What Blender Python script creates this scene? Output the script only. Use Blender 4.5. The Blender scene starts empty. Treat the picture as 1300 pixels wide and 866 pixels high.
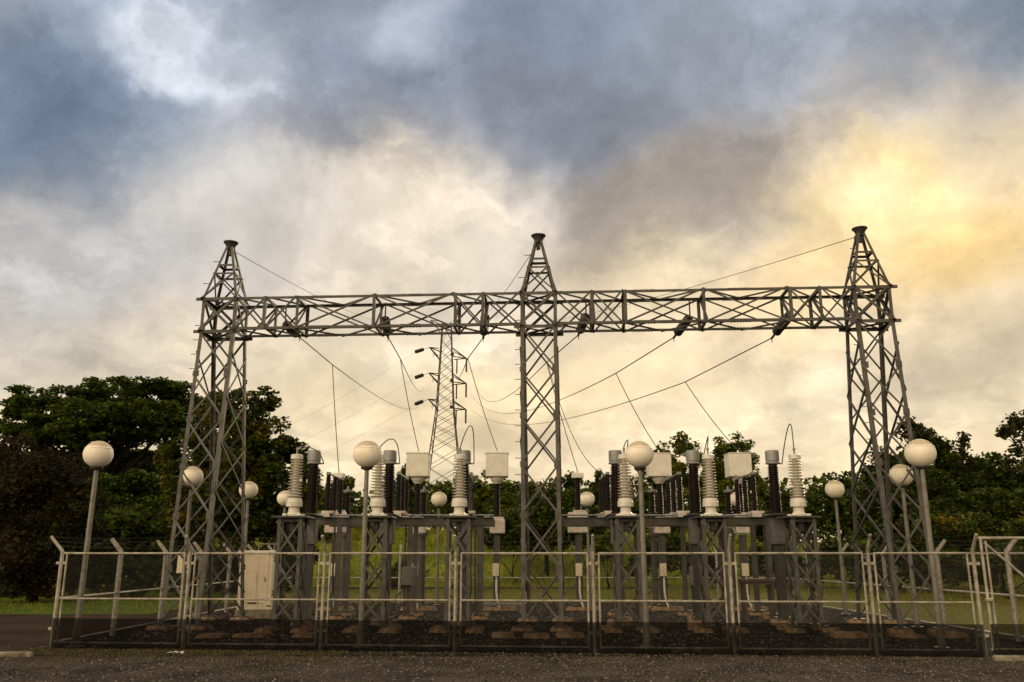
import bpy, math, random
from mathutils import Vector, Matrix, noise
R = math.radians
random.seed(7)
sc = bpy.context.scene
COL = sc.collection

# ------------------------------------------------------------------ camera
F, CX, CY, CH, PITCH = 1100.0, 650.0, 433.0, 1.7, R(13.9)
CP, SP = math.cos(PITCH), math.sin(PITCH)
cam = bpy.data.objects.new('camera', bpy.data.cameras.new('camera'))
COL.objects.link(cam)
cam.location = (0, 0, CH)
cam.rotation_euler = (R(90) + PITCH, 0, 0)
cam.data.sensor_fit = 'HORIZONTAL'
cam.data.sensor_width = 36.0
cam.data.lens = F / 1300 * 36
cam.data.clip_end = 3000
sc.camera = cam

def direction(x, y):
    u, v = (x - CX) / F, (CY - y) / F
    return Vector((u, CP - v * SP, SP + v * CP))
def at(x, y, Y):
    d = direction(x, y)
    return Vector((0, 0, CH)) + d * (Y / d.y)
def mpp(Y, z=1.7):                       # metres per photo pixel at that depth
    return (Y * CP + (z - CH) * SP) / F

# ------------------------------------------------------------------ mesh builder
class MB:
    def __init__(s): s.v, s.f, s.mi = [], [], []
    def add(s, vs, fs, mi=0):
        n = len(s.v); s.v += [tuple(v) for v in vs]
        s.f += [tuple(i + n for i in f) for f in fs]; s.mi += [mi] * len(fs)
    def box(s, c, d, rz=0, mi=0, bev=0):
        c = Vector(c); hx, hy, hz = d[0] / 2, d[1] / 2, d[2] / 2
        ca, sa = math.cos(rz), math.sin(rz)
        def T(x, y, z): return (c.x + x * ca - y * sa, c.y + x * sa + y * ca, c.z + z)
        if not bev:
            vs = [T(x, y, z) for z in (-hz, hz) for x, y in ((-hx, -hy), (hx, -hy), (hx, hy), (-hx, hy))]
            s.add(vs, [(0, 3, 2, 1), (4, 5, 6, 7), (0, 1, 5, 4), (1, 2, 6, 5), (2, 3, 7, 6), (3, 0, 4, 7)], mi)
        else:
            b = bev
            ring = lambda i, z: [T(x, y, z) for x, y in ((-hx + b, -hy + i), (hx - b, -hy + i), (hx - i, -hy + b), (hx - i, hy - b), (hx - b, hy - i), (-hx + b, hy - i), (-hx + i, hy - b), (-hx + i, -hy + b))]
            def ring2(ins, z): return [T(x, y, z) for x, y in ((-hx + b + ins, -hy + ins), (hx - b - ins, -hy + ins), (hx - ins, -hy + b + ins), (hx - ins, hy - b - ins), (hx - b - ins, hy - ins), (-hx + b + ins, hy - ins), (-hx + ins, hy - b - ins), (-hx + ins, -hy + b + ins))]
            vs = ring2(b * .7, -hz) + ring2(0, -hz + b) + ring2(0, hz - b) + ring2(b * .7, hz)
            fs = [tuple(range(7, -1, -1)), tuple(range(24, 32))]
            for k in range(3):
                for i in range(8):
                    j = (i + 1) % 8
                    fs.append((k * 8 + i, k * 8 + j, k * 8 + 8 + j, k * 8 + 8 + i))
            s.add(vs, fs, mi)
    def frame(s, d):
        d = d.normalized()
        a = Vector((0, 0, 1)) if abs(d.z) < .9 else Vector((0, 1, 0))
        x = d.cross(a).normalized(); return x, d.cross(x).normalized() * -1
    def bar(s, p, q, w, h, up=None, mi=0):       # rectangular bar
        p, q = Vector(p), Vector(q); d = (q - p)
        if d.length < 1e-6: return
        d.normalize()
        if up is None: x, y = s.frame(d)
        else:
            y = Vector(up); y = (y - d * y.dot(d)).normalized(); x = d.cross(y)
        vs = [e + x * (sx * w / 2) + y * (sy * h / 2) for e in (p, q) for sx, sy in ((-1, -1), (1, -1), (1, 1), (-1, 1))]
        s.add(vs, [(3, 2, 1, 0), (4, 5, 6, 7), (0, 1, 5, 4), (1, 2, 6, 5), (2, 3, 7, 6), (3, 0, 4, 7)], mi)
    def angle(s, p, q, w, n1, n2, t=.012, mi=0):  # L section: flanges lie along n1 and n2 from the heel line p-q
        p, q = Vector(p), Vector(q); d = (q - p).normalized()
        a = Vector(n1); a = (a - d * a.dot(d)).normalized()
        b = Vector(n2); b = b - d * b.dot(d); b = (b - a * b.dot(a)).normalized()
        prof = [(0, 0), (w, 0), (w, t), (t, t), (t, w), (0, w)]
        vs = [e + a * x + b * y for e in (p, q) for x, y in prof]
        fs = [(0, 1, 2, 3), (0, 3, 4, 5), (9, 8, 7, 6), (11, 10, 9, 6)]
        for i in range(6):
            j = (i + 1) % 6
            fs.append((i, i + 6, j + 6, j))
        s.add(vs, fs, mi)
    def tube(s, pts, r, n=8, mi=0, cap=True):
        pts = [Vector(p) for p in pts]; rs = r if isinstance(r, (list, tuple)) else [r] * len(pts)
        vs, fs = [], []
        px = None
        for i, p in enumerate(pts):
            d = (pts[min(i + 1, len(pts) - 1)] - pts[max(i - 1, 0)]).normalized()
            if px is None: x, y = s.frame(d)
            else:
                x = (px - d * px.dot(d)).normalized(); y = d.cross(x)
            px = x
            if i == 0: y = d.cross(x)
            vs += [p + (x * math.cos(2 * math.pi * k / n) + y * math.sin(2 * math.pi * k / n)) * rs[i] for k in range(n)]
        for i in range(len(pts) - 1):
            for k in range(n):
                j = (k + 1) % n
                fs.append((i * n + k, i * n + j, i * n + n + j, i * n + n + k))
        if cap:
            fs.append(tuple(range(n - 1, -1, -1))); m = (len(pts) - 1) * n; fs.append(tuple(range(m, m + n)))
        s.add(vs, fs, mi)
    def lathe(s, prof, c=(0, 0, 0), n=20, mi=0, axis=None):   # prof: (r, z) upwards
        c = Vector(c); vs, fs = [], []
        if axis is not None:
            d = Vector(axis).normalized(); X, Y = s.frame(d); Y = d.cross(X)
        else: X, Y, d = Vector((1, 0, 0)), Vector((0, 1, 0)), Vector((0, 0, 1))
        for r, z in prof:
            vs += [c + d * z + X * (r * math.cos(2 * math.pi * k / n)) + Y * (r * math.sin(2 * math.pi * k / n)) for k in range(n)]
        for i in range(len(prof) - 1):
            for k in range(n):
                j = (k + 1) % n
                fs.append((i * n + k, i * n + j, i * n + n + j, i * n + n + k))
        fs.append(tuple(range(n - 1, -1, -1))); m = (len(prof) - 1) * n; fs.append(tuple(range(m, m + n)))
        s.add(vs, fs, mi)
    def build(s, name, mat, parent=None, smooth=False, loc=None):
        me = bpy.data.meshes.new(name)
        me.from_pydata(s.v, [], s.f)
        mats = mat if isinstance(mat, (list, tuple)) else [mat]
        for m in mats: me.materials.append(m)
        if len(mats) > 1: me.polygons.foreach_set('material_index', s.mi)
        if smooth:
            me.polygons.foreach_set('use_smooth', [True] * len(me.polygons))
            if smooth != 'all': me.set_sharp_from_angle(angle=R(35))
        me.update()
        o = bpy.data.objects.new(name, me); COL.objects.link(o)
        if parent: o.parent = parent
        if loc is not None: o.location = loc
        return o

def pad(sx, sy, h, seed, n=9):
    sx, sy, h = sx * .88, sy * .9, h * .85
    r = random.Random(seed); m = MB(); vs = []; fs = []
    for j in range(n):
        for i in range(n):
            g_ = lambda t: math.copysign(min(1, abs(t) * 1.12) if abs(t) < 1 else 1.0, t) if abs(t) < 1 else t
            u, v = g_(2 * i / (n - 1) - 1), g_(2 * j / (n - 1) - 1)
            if i in (0, n - 1): u = math.copysign(1.001, u)
            if j in (0, n - 1): v = math.copysign(1.001, v)
            e = max(abs(u), abs(v)); rr_ = (abs(u) ** 14 + abs(v) ** 14) ** (1 / 14) / max(e, 1e-6) if e else 1
            x, y = u / max(rr_, 1) * sx / 2, v / max(rr_, 1) * sy / 2
            k = 1 + .10 * noise.noise((x * 5 + seed, y * 5, 0)); z = h * (1 - .25 * e ** 12) * (1 + .16 * noise.noise((x * 6, y * 6 + seed, 4)))
            if e > 1.0005: z = -.03
            vs.append((x * k, y * k, z))
    for j in range(n - 1):
        for i in range(n - 1): a = j * n + i; fs.append((a, a + 1, a + n + 1, a + n))
    m.add(vs, fs); return m
def tag(o, label=None, cat=None, group=None, kind=None):
    if label: o['label'] = label
    if cat: o['category'] = cat
    if group: o['group'] = group
    if kind: o['kind'] = kind
    return o
def thing(name, loc, label, cat, group=None, rz=0):
    o = bpy.data.objects.new(name, None); COL.objects.link(o)
    o.empty_display_size = .2
    o.location = loc; o.rotation_euler = (0, 0, rz)
    return tag(o, label, cat, group)
def copy_tree(o, parent=None, kids=None):
    c = o.copy(); COL.objects.link(c)
    if parent is not None: c.parent = parent
    for ch in list(o.children): copy_tree(ch, c)
    return c

# ------------------------------------------------------------------ materials
def mat(name, base, rough=.6, metal=0, var=.25, scale=6, bump=0, bscale=40, base2=None, detail=6, spec=.4, coords='Object'):
    m = bpy.data.materials.new(name); m.use_nodes = True
    nt = m.node_tree; N, L = nt.nodes, nt.links
    b = N['Principled BSDF']; b.inputs['Roughness'].default_value = rough; b.inputs['Metallic'].default_value = metal
    b.inputs['Specular IOR Level'].default_value = spec if rough < .85 else .04
    tc = N.new('ShaderNodeTexCoord'); no = N.new('ShaderNodeTexNoise')
    no.inputs['Scale'].default_value = scale; no.inputs['Detail'].default_value = detail; no.inputs['Roughness'].default_value = .65
    L.new(tc.outputs[coords], no.inputs['Vector'])
    mx = N.new('ShaderNodeMix'); mx.data_type = 'RGBA'
    c2 = base2 or tuple(c * (1 - var) for c in base)
    mx.inputs['A'].default_value = (*base, 1); mx.inputs['B'].default_value = (*c2, 1)
    mr = N.new('ShaderNodeMapRange'); mr.inputs['From Min'].default_value = .38; mr.inputs['From Max'].default_value = .64
    L.new(no.outputs['Fac'], mr.inputs['Value']); L.new(mr.outputs['Result'], mx.inputs['Factor'])
    L.new(mx.outputs['Result'], b.inputs['Base Color'])
    if bump:
        n2 = N.new('ShaderNodeTexNoise'); n2.inputs['Scale'].default_value = bscale; n2.inputs['Detail'].default_value = 4
        L.new(tc.outputs[coords], n2.inputs['Vector'])
        bp = N.new('ShaderNodeBump'); bp.inputs['Strength'].default_value = bump; bp.inputs['Distance'].default_value = .03
        L.new(n2.outputs['Fac'], bp.inputs['Height']); L.new(bp.outputs['Normal'], b.inputs['Normal'])
    return m

def streak(m, col, amt=.6, sc=(9, 9, .8), lo=.55, hi=.72):
    nt = m.node_tree; N, L = nt.nodes, nt.links; b = N['Principled BSDF']; src = b.inputs['Base Color'].links[0].from_socket
    tc = N.new('ShaderNodeTexCoord'); mp = N.new('ShaderNodeMapping'); mp.inputs['Scale'].default_value = sc; L.new(tc.outputs['Object'], mp.inputs['Vector'])
    no = N.new('ShaderNodeTexNoise'); no.inputs['Scale'].default_value = 1; no.inputs['Detail'].default_value = 8; no.inputs['Roughness'].default_value = .65; L.new(mp.outputs['Vector'], no.inputs['Vector'])
    mr = N.new('ShaderNodeMapRange'); mr.inputs['From Min'].default_value = lo; mr.inputs['From Max'].default_value = hi; mr.inputs['To Max'].default_value = amt
    L.new(no.outputs['Fac'], mr.inputs['Value']); mx = N.new('ShaderNodeMix'); mx.data_type = 'RGBA'; mx.inputs['B'].default_value = (*col, 1)
    L.new(mr.outputs['Result'], mx.inputs['Factor']); L.new(src, mx.inputs['A']); L.new(mx.outputs['Result'], b.inputs['Base Color'])
def leaf_mat(name, cols, trans=.3, patch=None, pscale=.35, rough=.5):
    """cols: list of leaf colours chosen at random per leaf; patch: another leaf colour in patches of the crown"""
    m = bpy.data.materials.new(name); m.use_nodes = True
    nt = m.node_tree; N, L = nt.nodes, nt.links
    b = N['Principled BSDF']; out = N['Material Output']
    b.inputs['Roughness'].default_value = rough; b.inputs['Specular IOR Level'].default_value = .06
    g = N.new('ShaderNodeNewGeometry'); cr = N.new('ShaderNodeValToRGB')
    cr.color_ramp.interpolation = 'LINEAR'
    while len(cr.color_ramp.elements) < len(cols): cr.color_ramp.elements.new(.5)
    for i, c in enumerate(cols):
        cr.color_ramp.elements[i].position = i / max(1, len(cols) - 1); cr.color_ramp.elements[i].color = (*c, 1)
    L.new(g.outputs['Random Per Island'], cr.inputs['Fac'])
    col = cr.outputs['Color']
    if patch:
        tc = N.new('ShaderNodeTexCoord'); no = N.new('ShaderNodeTexNoise'); no.inputs['Scale'].default_value = pscale; no.inputs['Detail'].default_value = 3
        L.new(tc.outputs['Object'], no.inputs['Vector'])
        mr = N.new('ShaderNodeMapRange'); mr.inputs['From Min'].default_value = .55; mr.inputs['From Max'].default_value = .68
        mr.inputs['To Max'].default_value = .75
        L.new(no.outputs['Fac'], mr.inputs['Value'])
        mx = N.new('ShaderNodeMix'); mx.data_type = 'RGBA'; mx.inputs['B'].default_value = (*patch, 1)
        L.new(mr.outputs['Result'], mx.inputs['Factor']); L.new(col, mx.inputs['A']); col = mx.outputs['Result']
    L.new(col, b.inputs['Base Color'])
    t = N.new('ShaderNodeBsdfTranslucent'); L.new(col, t.inputs['Color'])
    ms = N.new('ShaderNodeMixShader'); ms.inputs['Fac'].default_value = trans
    L.new(b.outputs['BSDF'], ms.inputs[1]); L.new(t.outputs['BSDF'], ms.inputs[2]); L.new(ms.outputs['Shader'], out.inputs['Surface'])
    return m

M = {}
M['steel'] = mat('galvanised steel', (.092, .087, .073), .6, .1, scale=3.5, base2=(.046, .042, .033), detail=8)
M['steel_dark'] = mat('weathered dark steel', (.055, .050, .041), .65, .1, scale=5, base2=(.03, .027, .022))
M['pipe'] = mat('galvanised pipe', (.44, .40, .32), .5, .15, scale=7, base2=(.24, .20, .145), detail=8)
M['pipe_dull'] = mat('dull galvanised post', (.34, .31, .26), .6, .15, scale=14, base2=(.17, .14, .105), detail=8)
M['wire_mesh'] = mat('chain link wire', (.075, .065, .05), .6, .2, scale=2)
M['cable'] = mat('weathered conductor', (.10, .095, .08), .6, .3, scale=2)
M['white_porcelain'] = mat('white porcelain', (.70, .66, .57), .35, 0, scale=7, base2=(.58, .53, .43))
M['brown_porcelain'] = mat('brown porcelain', (.018, .009, .006), .4, 0, scale=5, base2=(.012, .006, .004), spec=.25)
M['string'] = mat('dark insulator glass', (.03, .024, .018), .3, 0, scale=5)
M['cream'] = mat('cream enamel', (.82, .72, .54), .5, 0, scale=3, base2=(.70, .57, .39), detail=9)
M['cream_box'] = mat('weathered cream paint', (.78, .74, .63), .5, 0, scale=3, base2=(.66, .60, .48), detail=8)
M['pink_box'] = mat('faded pinkish paint', (.62, .54, .47), .55, 0, scale=7, base2=(.44, .37, .30), detail=8)
M['grey_box'] = mat('grey painted steel', (.15, .148, .13), .5, 0, scale=5, base2=(.10, .098, .085))
M['grey_cap'] = mat('light grey metal cap', (.27, .27, .25), .5, .2, scale=6, base2=(.19, .185, .165))
M['pole'] = mat('grey lamp pole paint', (.22, .205, .165), .5, .1, scale=6, base2=(.14, .125, .095))
M['pad'] = mat('laterite stained concrete', (.34, .22, .125), .9, 0, scale=5, base2=(.09, .06, .038), bump=.6, bscale=14, detail=9)
M['cover'] = mat('rust stained trench slab', (.31, .20, .12), .9, 0, scale=4, base2=(.09, .055, .033), bump=.5, bscale=18, detail=9)
M['grate'] = mat('grey grating', (.30, .28, .24), .7, .1, scale=12, base2=(.16, .145, .12))
M['kerb'] = mat('worn kerb concrete', (.34, .30, .23), .9, 0, scale=5, base2=(.12, .10, .07), bump=.5, bscale=15, detail=9)
M['wood'] = mat('dark weathered board', (.10, .075, .05), .8, 0, scale=4, base2=(.05, .037, .025))
M['litter'] = mat('dirty white paper', (.55, .52, .46), .8, 0, scale=20)
M['bark'] = mat('bark', (.022, .017, .012), .95, 0, scale=3, bump=.6, bscale=9, base2=(.011, .008, .006))
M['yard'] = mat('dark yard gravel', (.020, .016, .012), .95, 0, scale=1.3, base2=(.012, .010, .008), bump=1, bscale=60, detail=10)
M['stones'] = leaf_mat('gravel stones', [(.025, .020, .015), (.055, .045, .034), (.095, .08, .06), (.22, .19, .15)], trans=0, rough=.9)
M['soil'] = mat('brown dirt', (.055, .034, .021), .95, 0, scale=.6, base2=(.026, .018, .012), bump=.8, bscale=25, detail=9)
M['lawn'] = mat('lawn turf', (.10, .105, .012), .95, 0, scale=.35, base2=(.12, .09, .02), bump=.8, bscale=14, detail=9)
M['bank'] = mat('grassy bank', (.27, .29, .025), .95, 0, scale=.3, base2=(.13, .155, .016), bump=.9, bscale=5, detail=9)

# globe: off-white plastic, dust settled on the crown above the moulded seam
def globe_mat():
    m = mat('globe plastic', (.88, .80, .66), .6, 0, scale=5, base2=(.80, .71, .55), detail=8)
    nt = m.node_tree; N, L = nt.nodes, nt.links; b = N['Principled BSDF']
    src = b.inputs['Base Color'].links[0].from_socket
    tc = N.new('ShaderNodeTexCoord'); sp = N.new('ShaderNodeSeparateXYZ'); L.new(tc.outputs['Object'], sp.inputs['Vector'])
    no = N.new('ShaderNodeTexNoise'); no.inputs['Scale'].default_value = 7; no.inputs['Detail'].default_value = 8
    mp = N.new('ShaderNodeMapping'); mp.inputs['Scale'].default_value = (1, 1, 3); L.new(tc.outputs['Object'], mp.inputs['Vector']); L.new(mp.outputs['Vector'], no.inputs['Vector'])
    ad = N.new('ShaderNodeMath'); ad.operation = 'MULTIPLY_ADD'; ad.inputs[1].default_value = .07; L.new(no.outputs['Fac'], ad.inputs[0]); L.new(sp.outputs['Z'], ad.inputs[2])
    mr = N.new('ShaderNodeMapRange'); mr.inputs['From Min'].default_value = .155; mr.inputs['From Max'].default_value = .20; mr.inputs['To Max'].default_value = .8
    L.new(ad.outputs[0], mr.inputs['Value'])
    mx = N.new('ShaderNodeMix'); mx.data_type = 'RGBA'; mx.inputs['B'].default_value = (.46, .35, .22, 1)
    L.new(mr.outputs['Result'], mx.inputs['Factor']); L.new(src, mx.inputs['A']); L.new(mx.outputs['Result'], b.inputs['Base Color'])
    b.inputs['Specular IOR Level'].default_value = .2; b.inputs['Subsurface Weight'].default_value = .15; b.inputs['Subsurface Radius'].default_value = (.2, .15, .1)
    return m
M['globe'] = globe_mat()

streak(M['cream'], (.34, .17, .07), .7); streak(M['cream_box'], (.36, .24, .13), .55); streak(M['pink_box'], (.25, .14, .08), .7, (12, 12, 2)); streak(M['white_porcelain'], (.33, .27, .18), .6, (14, 14, 1.5))
streak(M['globe'], (.50, .40, .26), .5, (7, 7, 1.6)); streak(M['steel'], (.085, .050, .026), .8, (4, 4, 1.2), .54, .68); streak(M['pipe'], (.17, .085, .04), .75, (5, 5, 1.5), .58, .70); streak(M['grey_box'], (.09, .06, .04), .6); streak(M['pole'], (.11, .075, .045), .6)
def net_mat():      # dark woven shade net: part of the light passes between the threads
    m = bpy.data.materials.new('black shade net'); m.use_nodes = True
    N, L = m.node_tree.nodes, m.node_tree.links
    b = N['Principled BSDF']; b.inputs['Base Color'].default_value = (.004, .0036, .003, 1); b.inputs['Roughness'].default_value = .95; b.inputs['Specular IOR Level'].default_value = .02
    tr = N.new('ShaderNodeBsdfTransparent'); ms = N.new('ShaderNodeMixShader')
    tc = N.new('ShaderNodeTexCoord'); no = N.new('ShaderNodeTexNoise'); no.inputs['Scale'].default_value = 2.2; no.inputs['Detail'].default_value = 6
    L.new(tc.outputs['Object'], no.inputs['Vector'])
    mr = N.new('ShaderNodeMapRange'); mr.inputs['From Min'].default_value = .3; mr.inputs['From Max'].default_value = .7
    mr.inputs['To Min'].default_value = .62; mr.inputs['To Max'].default_value = .80
    L.new(no.outputs['Fac'], mr.inputs['Value']); L.new(mr.outputs['Result'], ms.inputs['Fac'])
    L.new(tr.outputs['BSDF'], ms.inputs[1]); L.new(b.outputs['BSDF'], ms.inputs[2]); L.new(ms.outputs['Shader'], N['Material Output'].inputs['Surface'])
    return m
M['net'] = net_mat()

M['rain'] = leaf_mat('rain tree leaves', [(.018, .030, .005), (.048, .075, .009), (.14, .18, .022)], .4)
M['flower_tree'] = leaf_mat('dark leaves with yellow clusters', [(.016, .027, .005), (.042, .062, .008), (.12, .135, .018)], .4, patch=(.26, .17, .015), pscale=.75)
M['russet'] = leaf_mat('russet leaves', [(.020, .017, .008), (.042, .029, .013), (.034, .034, .012)], .25, patch=(.070, .034, .013), pscale=.9)
M['fresh'] = leaf_mat('fresh leaves', [(.032, .046, .007), (.075, .10, .011), (.19, .22, .022)], .45, patch=(.13, .11, .015), pscale=.5)
M['dark_leaf'] = leaf_mat('dark leaves', [(.013, .021, .004), (.042, .062, .008), (.115, .14, .016)], .4)
M['feather'] = leaf_mat('feathery leaves', [(.030, .034, .012), (.050, .052, .018), (.070, .062, .022)], .35)
M['grass'] = leaf_mat('grass blades', [(.10, .135, .010), (.20, .24, .018), (.31, .30, .03)], .35, patch=(.19, .13, .035), pscale=.25)
M['dry_grass'] = leaf_mat('dry tufts', [(.10, .08, .03), (.16, .125, .045), (.06, .065, .018)], .3)

# ------------------------------------------------------------------ ground
def sheet(name, x0, x1, y0, y1, z, m, nx=2, ny=2, amp=0, sc_=.3):
    mb = MB(); vs = []; fs = []
    for j in range(ny):
        for i in range(nx):
            x = x0 + (x1 - x0) * i / (nx - 1); y = y0 + (y1 - y0) * j / (ny - 1)
            vs.append((x, y, z + amp * noise.noise((x * sc_, y * sc_, 3.1))))
    for j in range(ny - 1):
        for i in range(nx - 1):
            a = j * nx + i; fs.append((a, a + 1, a + nx + 1, a + nx))
    mb.add(vs, fs); o = mb.build(name, m, smooth='all'); tag(o, kind='structure'); return o
YL, YR = 17.3, 15.8                                   # depth of the front fence at its two corners
sheet('ground', -900, 900, -60, 1600, -.012, M['soil'])
sheet('forecourt', -60, 60, -30, 19.5, -.004, mat('forecourt gravel', (.100, .083, .062), .95, 0, scale=.9, base2=(.032, .026, .020), bump=1, bscale=70, detail=12), 60, 60)
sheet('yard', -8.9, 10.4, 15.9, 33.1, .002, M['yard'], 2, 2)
sheet('lawn', -40, 60, 33.4, 56, .002, M['lawn'], 2, 2)
sheet('path', -40, 60, 47, 50.2, .006, M['soil'])
sheet('side_lawn', -60, -10.8, 27.0, 60, .003, mat('bright lawn', (.075, .11, .012), .95, 0, scale=.5, base2=(.055, .075, .012), bump=.8, bscale=14), 2, 2)
sheet('right_lawn', 10.8, 60, 19, 60, .003, M['lawn'], 2, 2)
sheet('dirt_track', -40, -9.1, 14.8, 26.9, .006, M['soil'], 2, 2)

def bank_z(x, y):
    t = min(1, max(0, (y - 51 - 1.2 * math.sin(x * .13)) / 15)); t = t * t * (3 - 2 * t)
    h = 3.4 if x < 14 else 3.4 - min(1.6, (x - 14) * .12)
    return t * h + .22 * noise.noise((x * .25, y * .25, 0)) * min(1, t * 4)
mb = MB(); vs = []; fs = []
nx, ny = 120, 60
for j in range(ny):
    for i in range(nx):
        x = -70 + 150 * i / (nx - 1); y = 50 + 60 * j / (ny - 1)
        vs.append((x, y, bank_z(x, y) - (.02 if j == 0 else 0)))
for j in range(ny - 1):
    for i in range(nx - 1):
        a = j * nx + i; fs.append((a, a + 1, a + nx + 1, a + nx))
mb.add(vs, fs); tag(mb.build('hill', M['bank'], smooth='all'), kind='structure')

# loose stones on the forecourt
rnd = random.Random(3)
mb = MB()
for _ in range(42000):
    y = 12.2 + 5.6 * rnd.random() ** .8; x = rnd.uniform(-10.5, 10.5) * (y / 15)
    if y > YL - (x + 8.9) * .0838 - .1 and -9 < x < 10.4: continue
    s = .007 + .017 * rnd.random() ** 3; a = rnd.random() * 6.3; ca, sa = math.cos(a) * s, math.sin(a) * s
    h = s * rnd.uniform(.5, 1.1)
    mb.add([(x + ca, y + sa, 0), (x - sa, y + ca * .8, 0), (x - ca, y - sa, 0), (x + sa, y - ca * .8, 0), (x + ca * .2, y + sa * .3, h)],
           [(0, 1, 4), (1, 2, 4), (2, 3, 4), (3, 0, 4)])
tag(mb.build('gravel', M['stones']), 'loose grey brown gravel scattered over the forecourt', 'gravel', kind='stuff')

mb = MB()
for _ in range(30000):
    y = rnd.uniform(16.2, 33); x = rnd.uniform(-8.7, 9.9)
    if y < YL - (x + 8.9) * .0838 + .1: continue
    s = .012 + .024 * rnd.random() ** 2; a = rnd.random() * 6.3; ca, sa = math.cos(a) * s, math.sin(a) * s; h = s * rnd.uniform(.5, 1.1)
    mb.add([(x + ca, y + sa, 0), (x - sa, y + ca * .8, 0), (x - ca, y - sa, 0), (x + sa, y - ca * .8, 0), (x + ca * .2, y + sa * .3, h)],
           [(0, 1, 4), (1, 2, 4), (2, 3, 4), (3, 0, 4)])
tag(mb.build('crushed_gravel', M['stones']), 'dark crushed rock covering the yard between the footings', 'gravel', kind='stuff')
def blade(mb, x, y, z, h, w, rnd):
    a = rnd.random() * 6.3; lx, ly = rnd.gauss(0, .35) * h, rnd.gauss(0, .35) * h
    ca, sa = math.cos(a) * w, math.sin(a) * w
    mb.add([(x - ca, y - sa, z), (x + ca, y + sa, z), (x + lx * .5 + ca * .6, y + ly * .5 + sa * .6, z + h * .6), (x + lx, y + ly, z + h)],
           [(0, 1, 2), (0, 2, 3)])
mb = MB()
for _ in range(1700):                                   # tufts along the foot of the fence
    x = rnd.uniform(-9, 9) if rnd.random() < .45 else rnd.uniform(-9, -3)
    y = YL - (x + 8.9) * .0838 - .2 - abs(rnd.gauss(0, .9)) * (1.6 if noise.noise((x * .6, 0, 5)) > .1 else .8)
    k = rnd.randint(4, 12); 
    for _ in range(k): blade(mb, x + rnd.gauss(0, .05), y + rnd.gauss(0, .05), -.004, rnd.uniform(.015, .06), .003, rnd)
tag(mb.build('tufts_of_grass', M['dry_grass']), 'dry yellowish grass tufts in the gravel along the fence foot', 'grass', kind='stuff')
mb = MB()
for _ in range(60000):
    if rnd.random() < .25:
        x, y = rnd.uniform(-26, 34), rnd.uniform(33.6, 52); z = 0
        if abs(x) < 0: continue
        h, w = rnd.uniform(.05, .16), .012
    else:
        x, y = rnd.uniform(-28, 40), rnd.uniform(51, 68); z = bank_z(x, y) - .03
        k_ = noise.noise((x * .5, y * .5, 9)); h, w = rnd.uniform(.12, .35) + max(0, k_) * .9, .03
    blade(mb, x, y, z, h, w, rnd)
for _ in range(6000):
    x, y = rnd.uniform(-30, -10.9), rnd.uniform(27.1, 45); blade(mb, x, y, 0, rnd.uniform(.05, .14), .012, rnd)
for _ in range(7000):
    x, y = rnd.uniform(10.9, 34), rnd.uniform(19, 50); blade(mb, x, y, 0, rnd.uniform(.06, .2), .012, rnd)
tag(mb.build('grass', M['grass']), 'yellow green grass on the lawn and bank behind the yard', 'grass', kind='stuff')

# ------------------------------------------------------------------ sky and sun
SUN = direction(1110, 235).normalized()
el = math.asin(SUN.z); az = math.atan2(SUN.x, SUN.y)
w = bpy.data.worlds.new('World'); sc.world = w; w.use_nodes = True
nt = w.node_tree; N, L = nt.nodes, nt.links
for n in list(N): N.remove(n)
def nd(t, **k):
    n = N.new(t)
    for a, b in k.items(): setattr(n, a, b)
    return n
def put(sock, v):
    if isinstance(v, bpy.types.NodeSocket): L.new(v, sock)
    else: sock.default_value = v
def math_(op, a, b=0, c=0):
    n = nd('ShaderNodeMath', operation=op); put(n.inputs[0], a); put(n.inputs[1], b); put(n.inputs[2], c); return n.outputs[0]
def vm(op, a, b=(0, 0, 0)):
    n = nd('ShaderNodeVectorMath', operation=op); put(n.inputs[0], a)
    if op == 'SCALE': put(n.inputs['Scale'], b); return n.outputs['Vector']
    put(n.inputs[1], b); return n.outputs['Value'] if op in ('DOT_PRODUCT', 'LENGTH') else n.outputs['Vector']
def rng(v, a, b, c=0, d=1, smooth=True):
    n = nd('ShaderNodeMapRange'); n.interpolation_type = 'SMOOTHSTEP' if smooth else 'LINEAR'
    put(n.inputs[0], v); put(n.inputs[1], a); put(n.inputs[2], b); put(n.inputs[3], c); put(n.inputs[4], d); return n.outputs[0]
def mixc(f, a, b):
    n = nd('ShaderNodeMix', data_type='RGBA'); put(n.inputs['Factor'], f)
    put(n.inputs['A'], a if isinstance(a, bpy.types.NodeSocket) else (*a, 1)); put(n.inputs['B'], b if isinstance(b, bpy.types.NodeSocket) else (*b, 1)); return n.outputs['Result']
tc = nd('ShaderNodeTexCoord'); D = tc.outputs['Generated']
def noise_(vec, scale, detail=6, rough=.55, dist=0):
    n = nd('ShaderNodeTexNoise'); n.inputs['Scale'].default_value = scale; n.inputs['Detail'].default_value = detail
    n.inputs['Roughness'].default_value = rough; n.inputs['Distortion'].default_value = dist
    L.new(vec, n.inputs['Vector']); return n
warp = noise_(D, 3.2, 7, .55)
warp2 = noise_(D, 9.0, 6, .6)
Dw = vm('ADD', D, vm('SCALE', vm('SUBTRACT', warp.outputs['Color'], (.5, .5, .5)), .24))
Dw = vm('ADD', Dw, vm('SCALE', vm('SUBTRACT', warp2.outputs['Color'], (.5, .5, .5)), .11))
sepw = nd('ShaderNodeSeparateXYZ'); L.new(Dw, sepw.inputs[0])
sep = nd('ShaderNodeSeparateXYZ'); L.new(D, sep.inputs[0])
ramp = nd('ShaderNodeValToRGB'); cr = ramp.color_ramp
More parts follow.
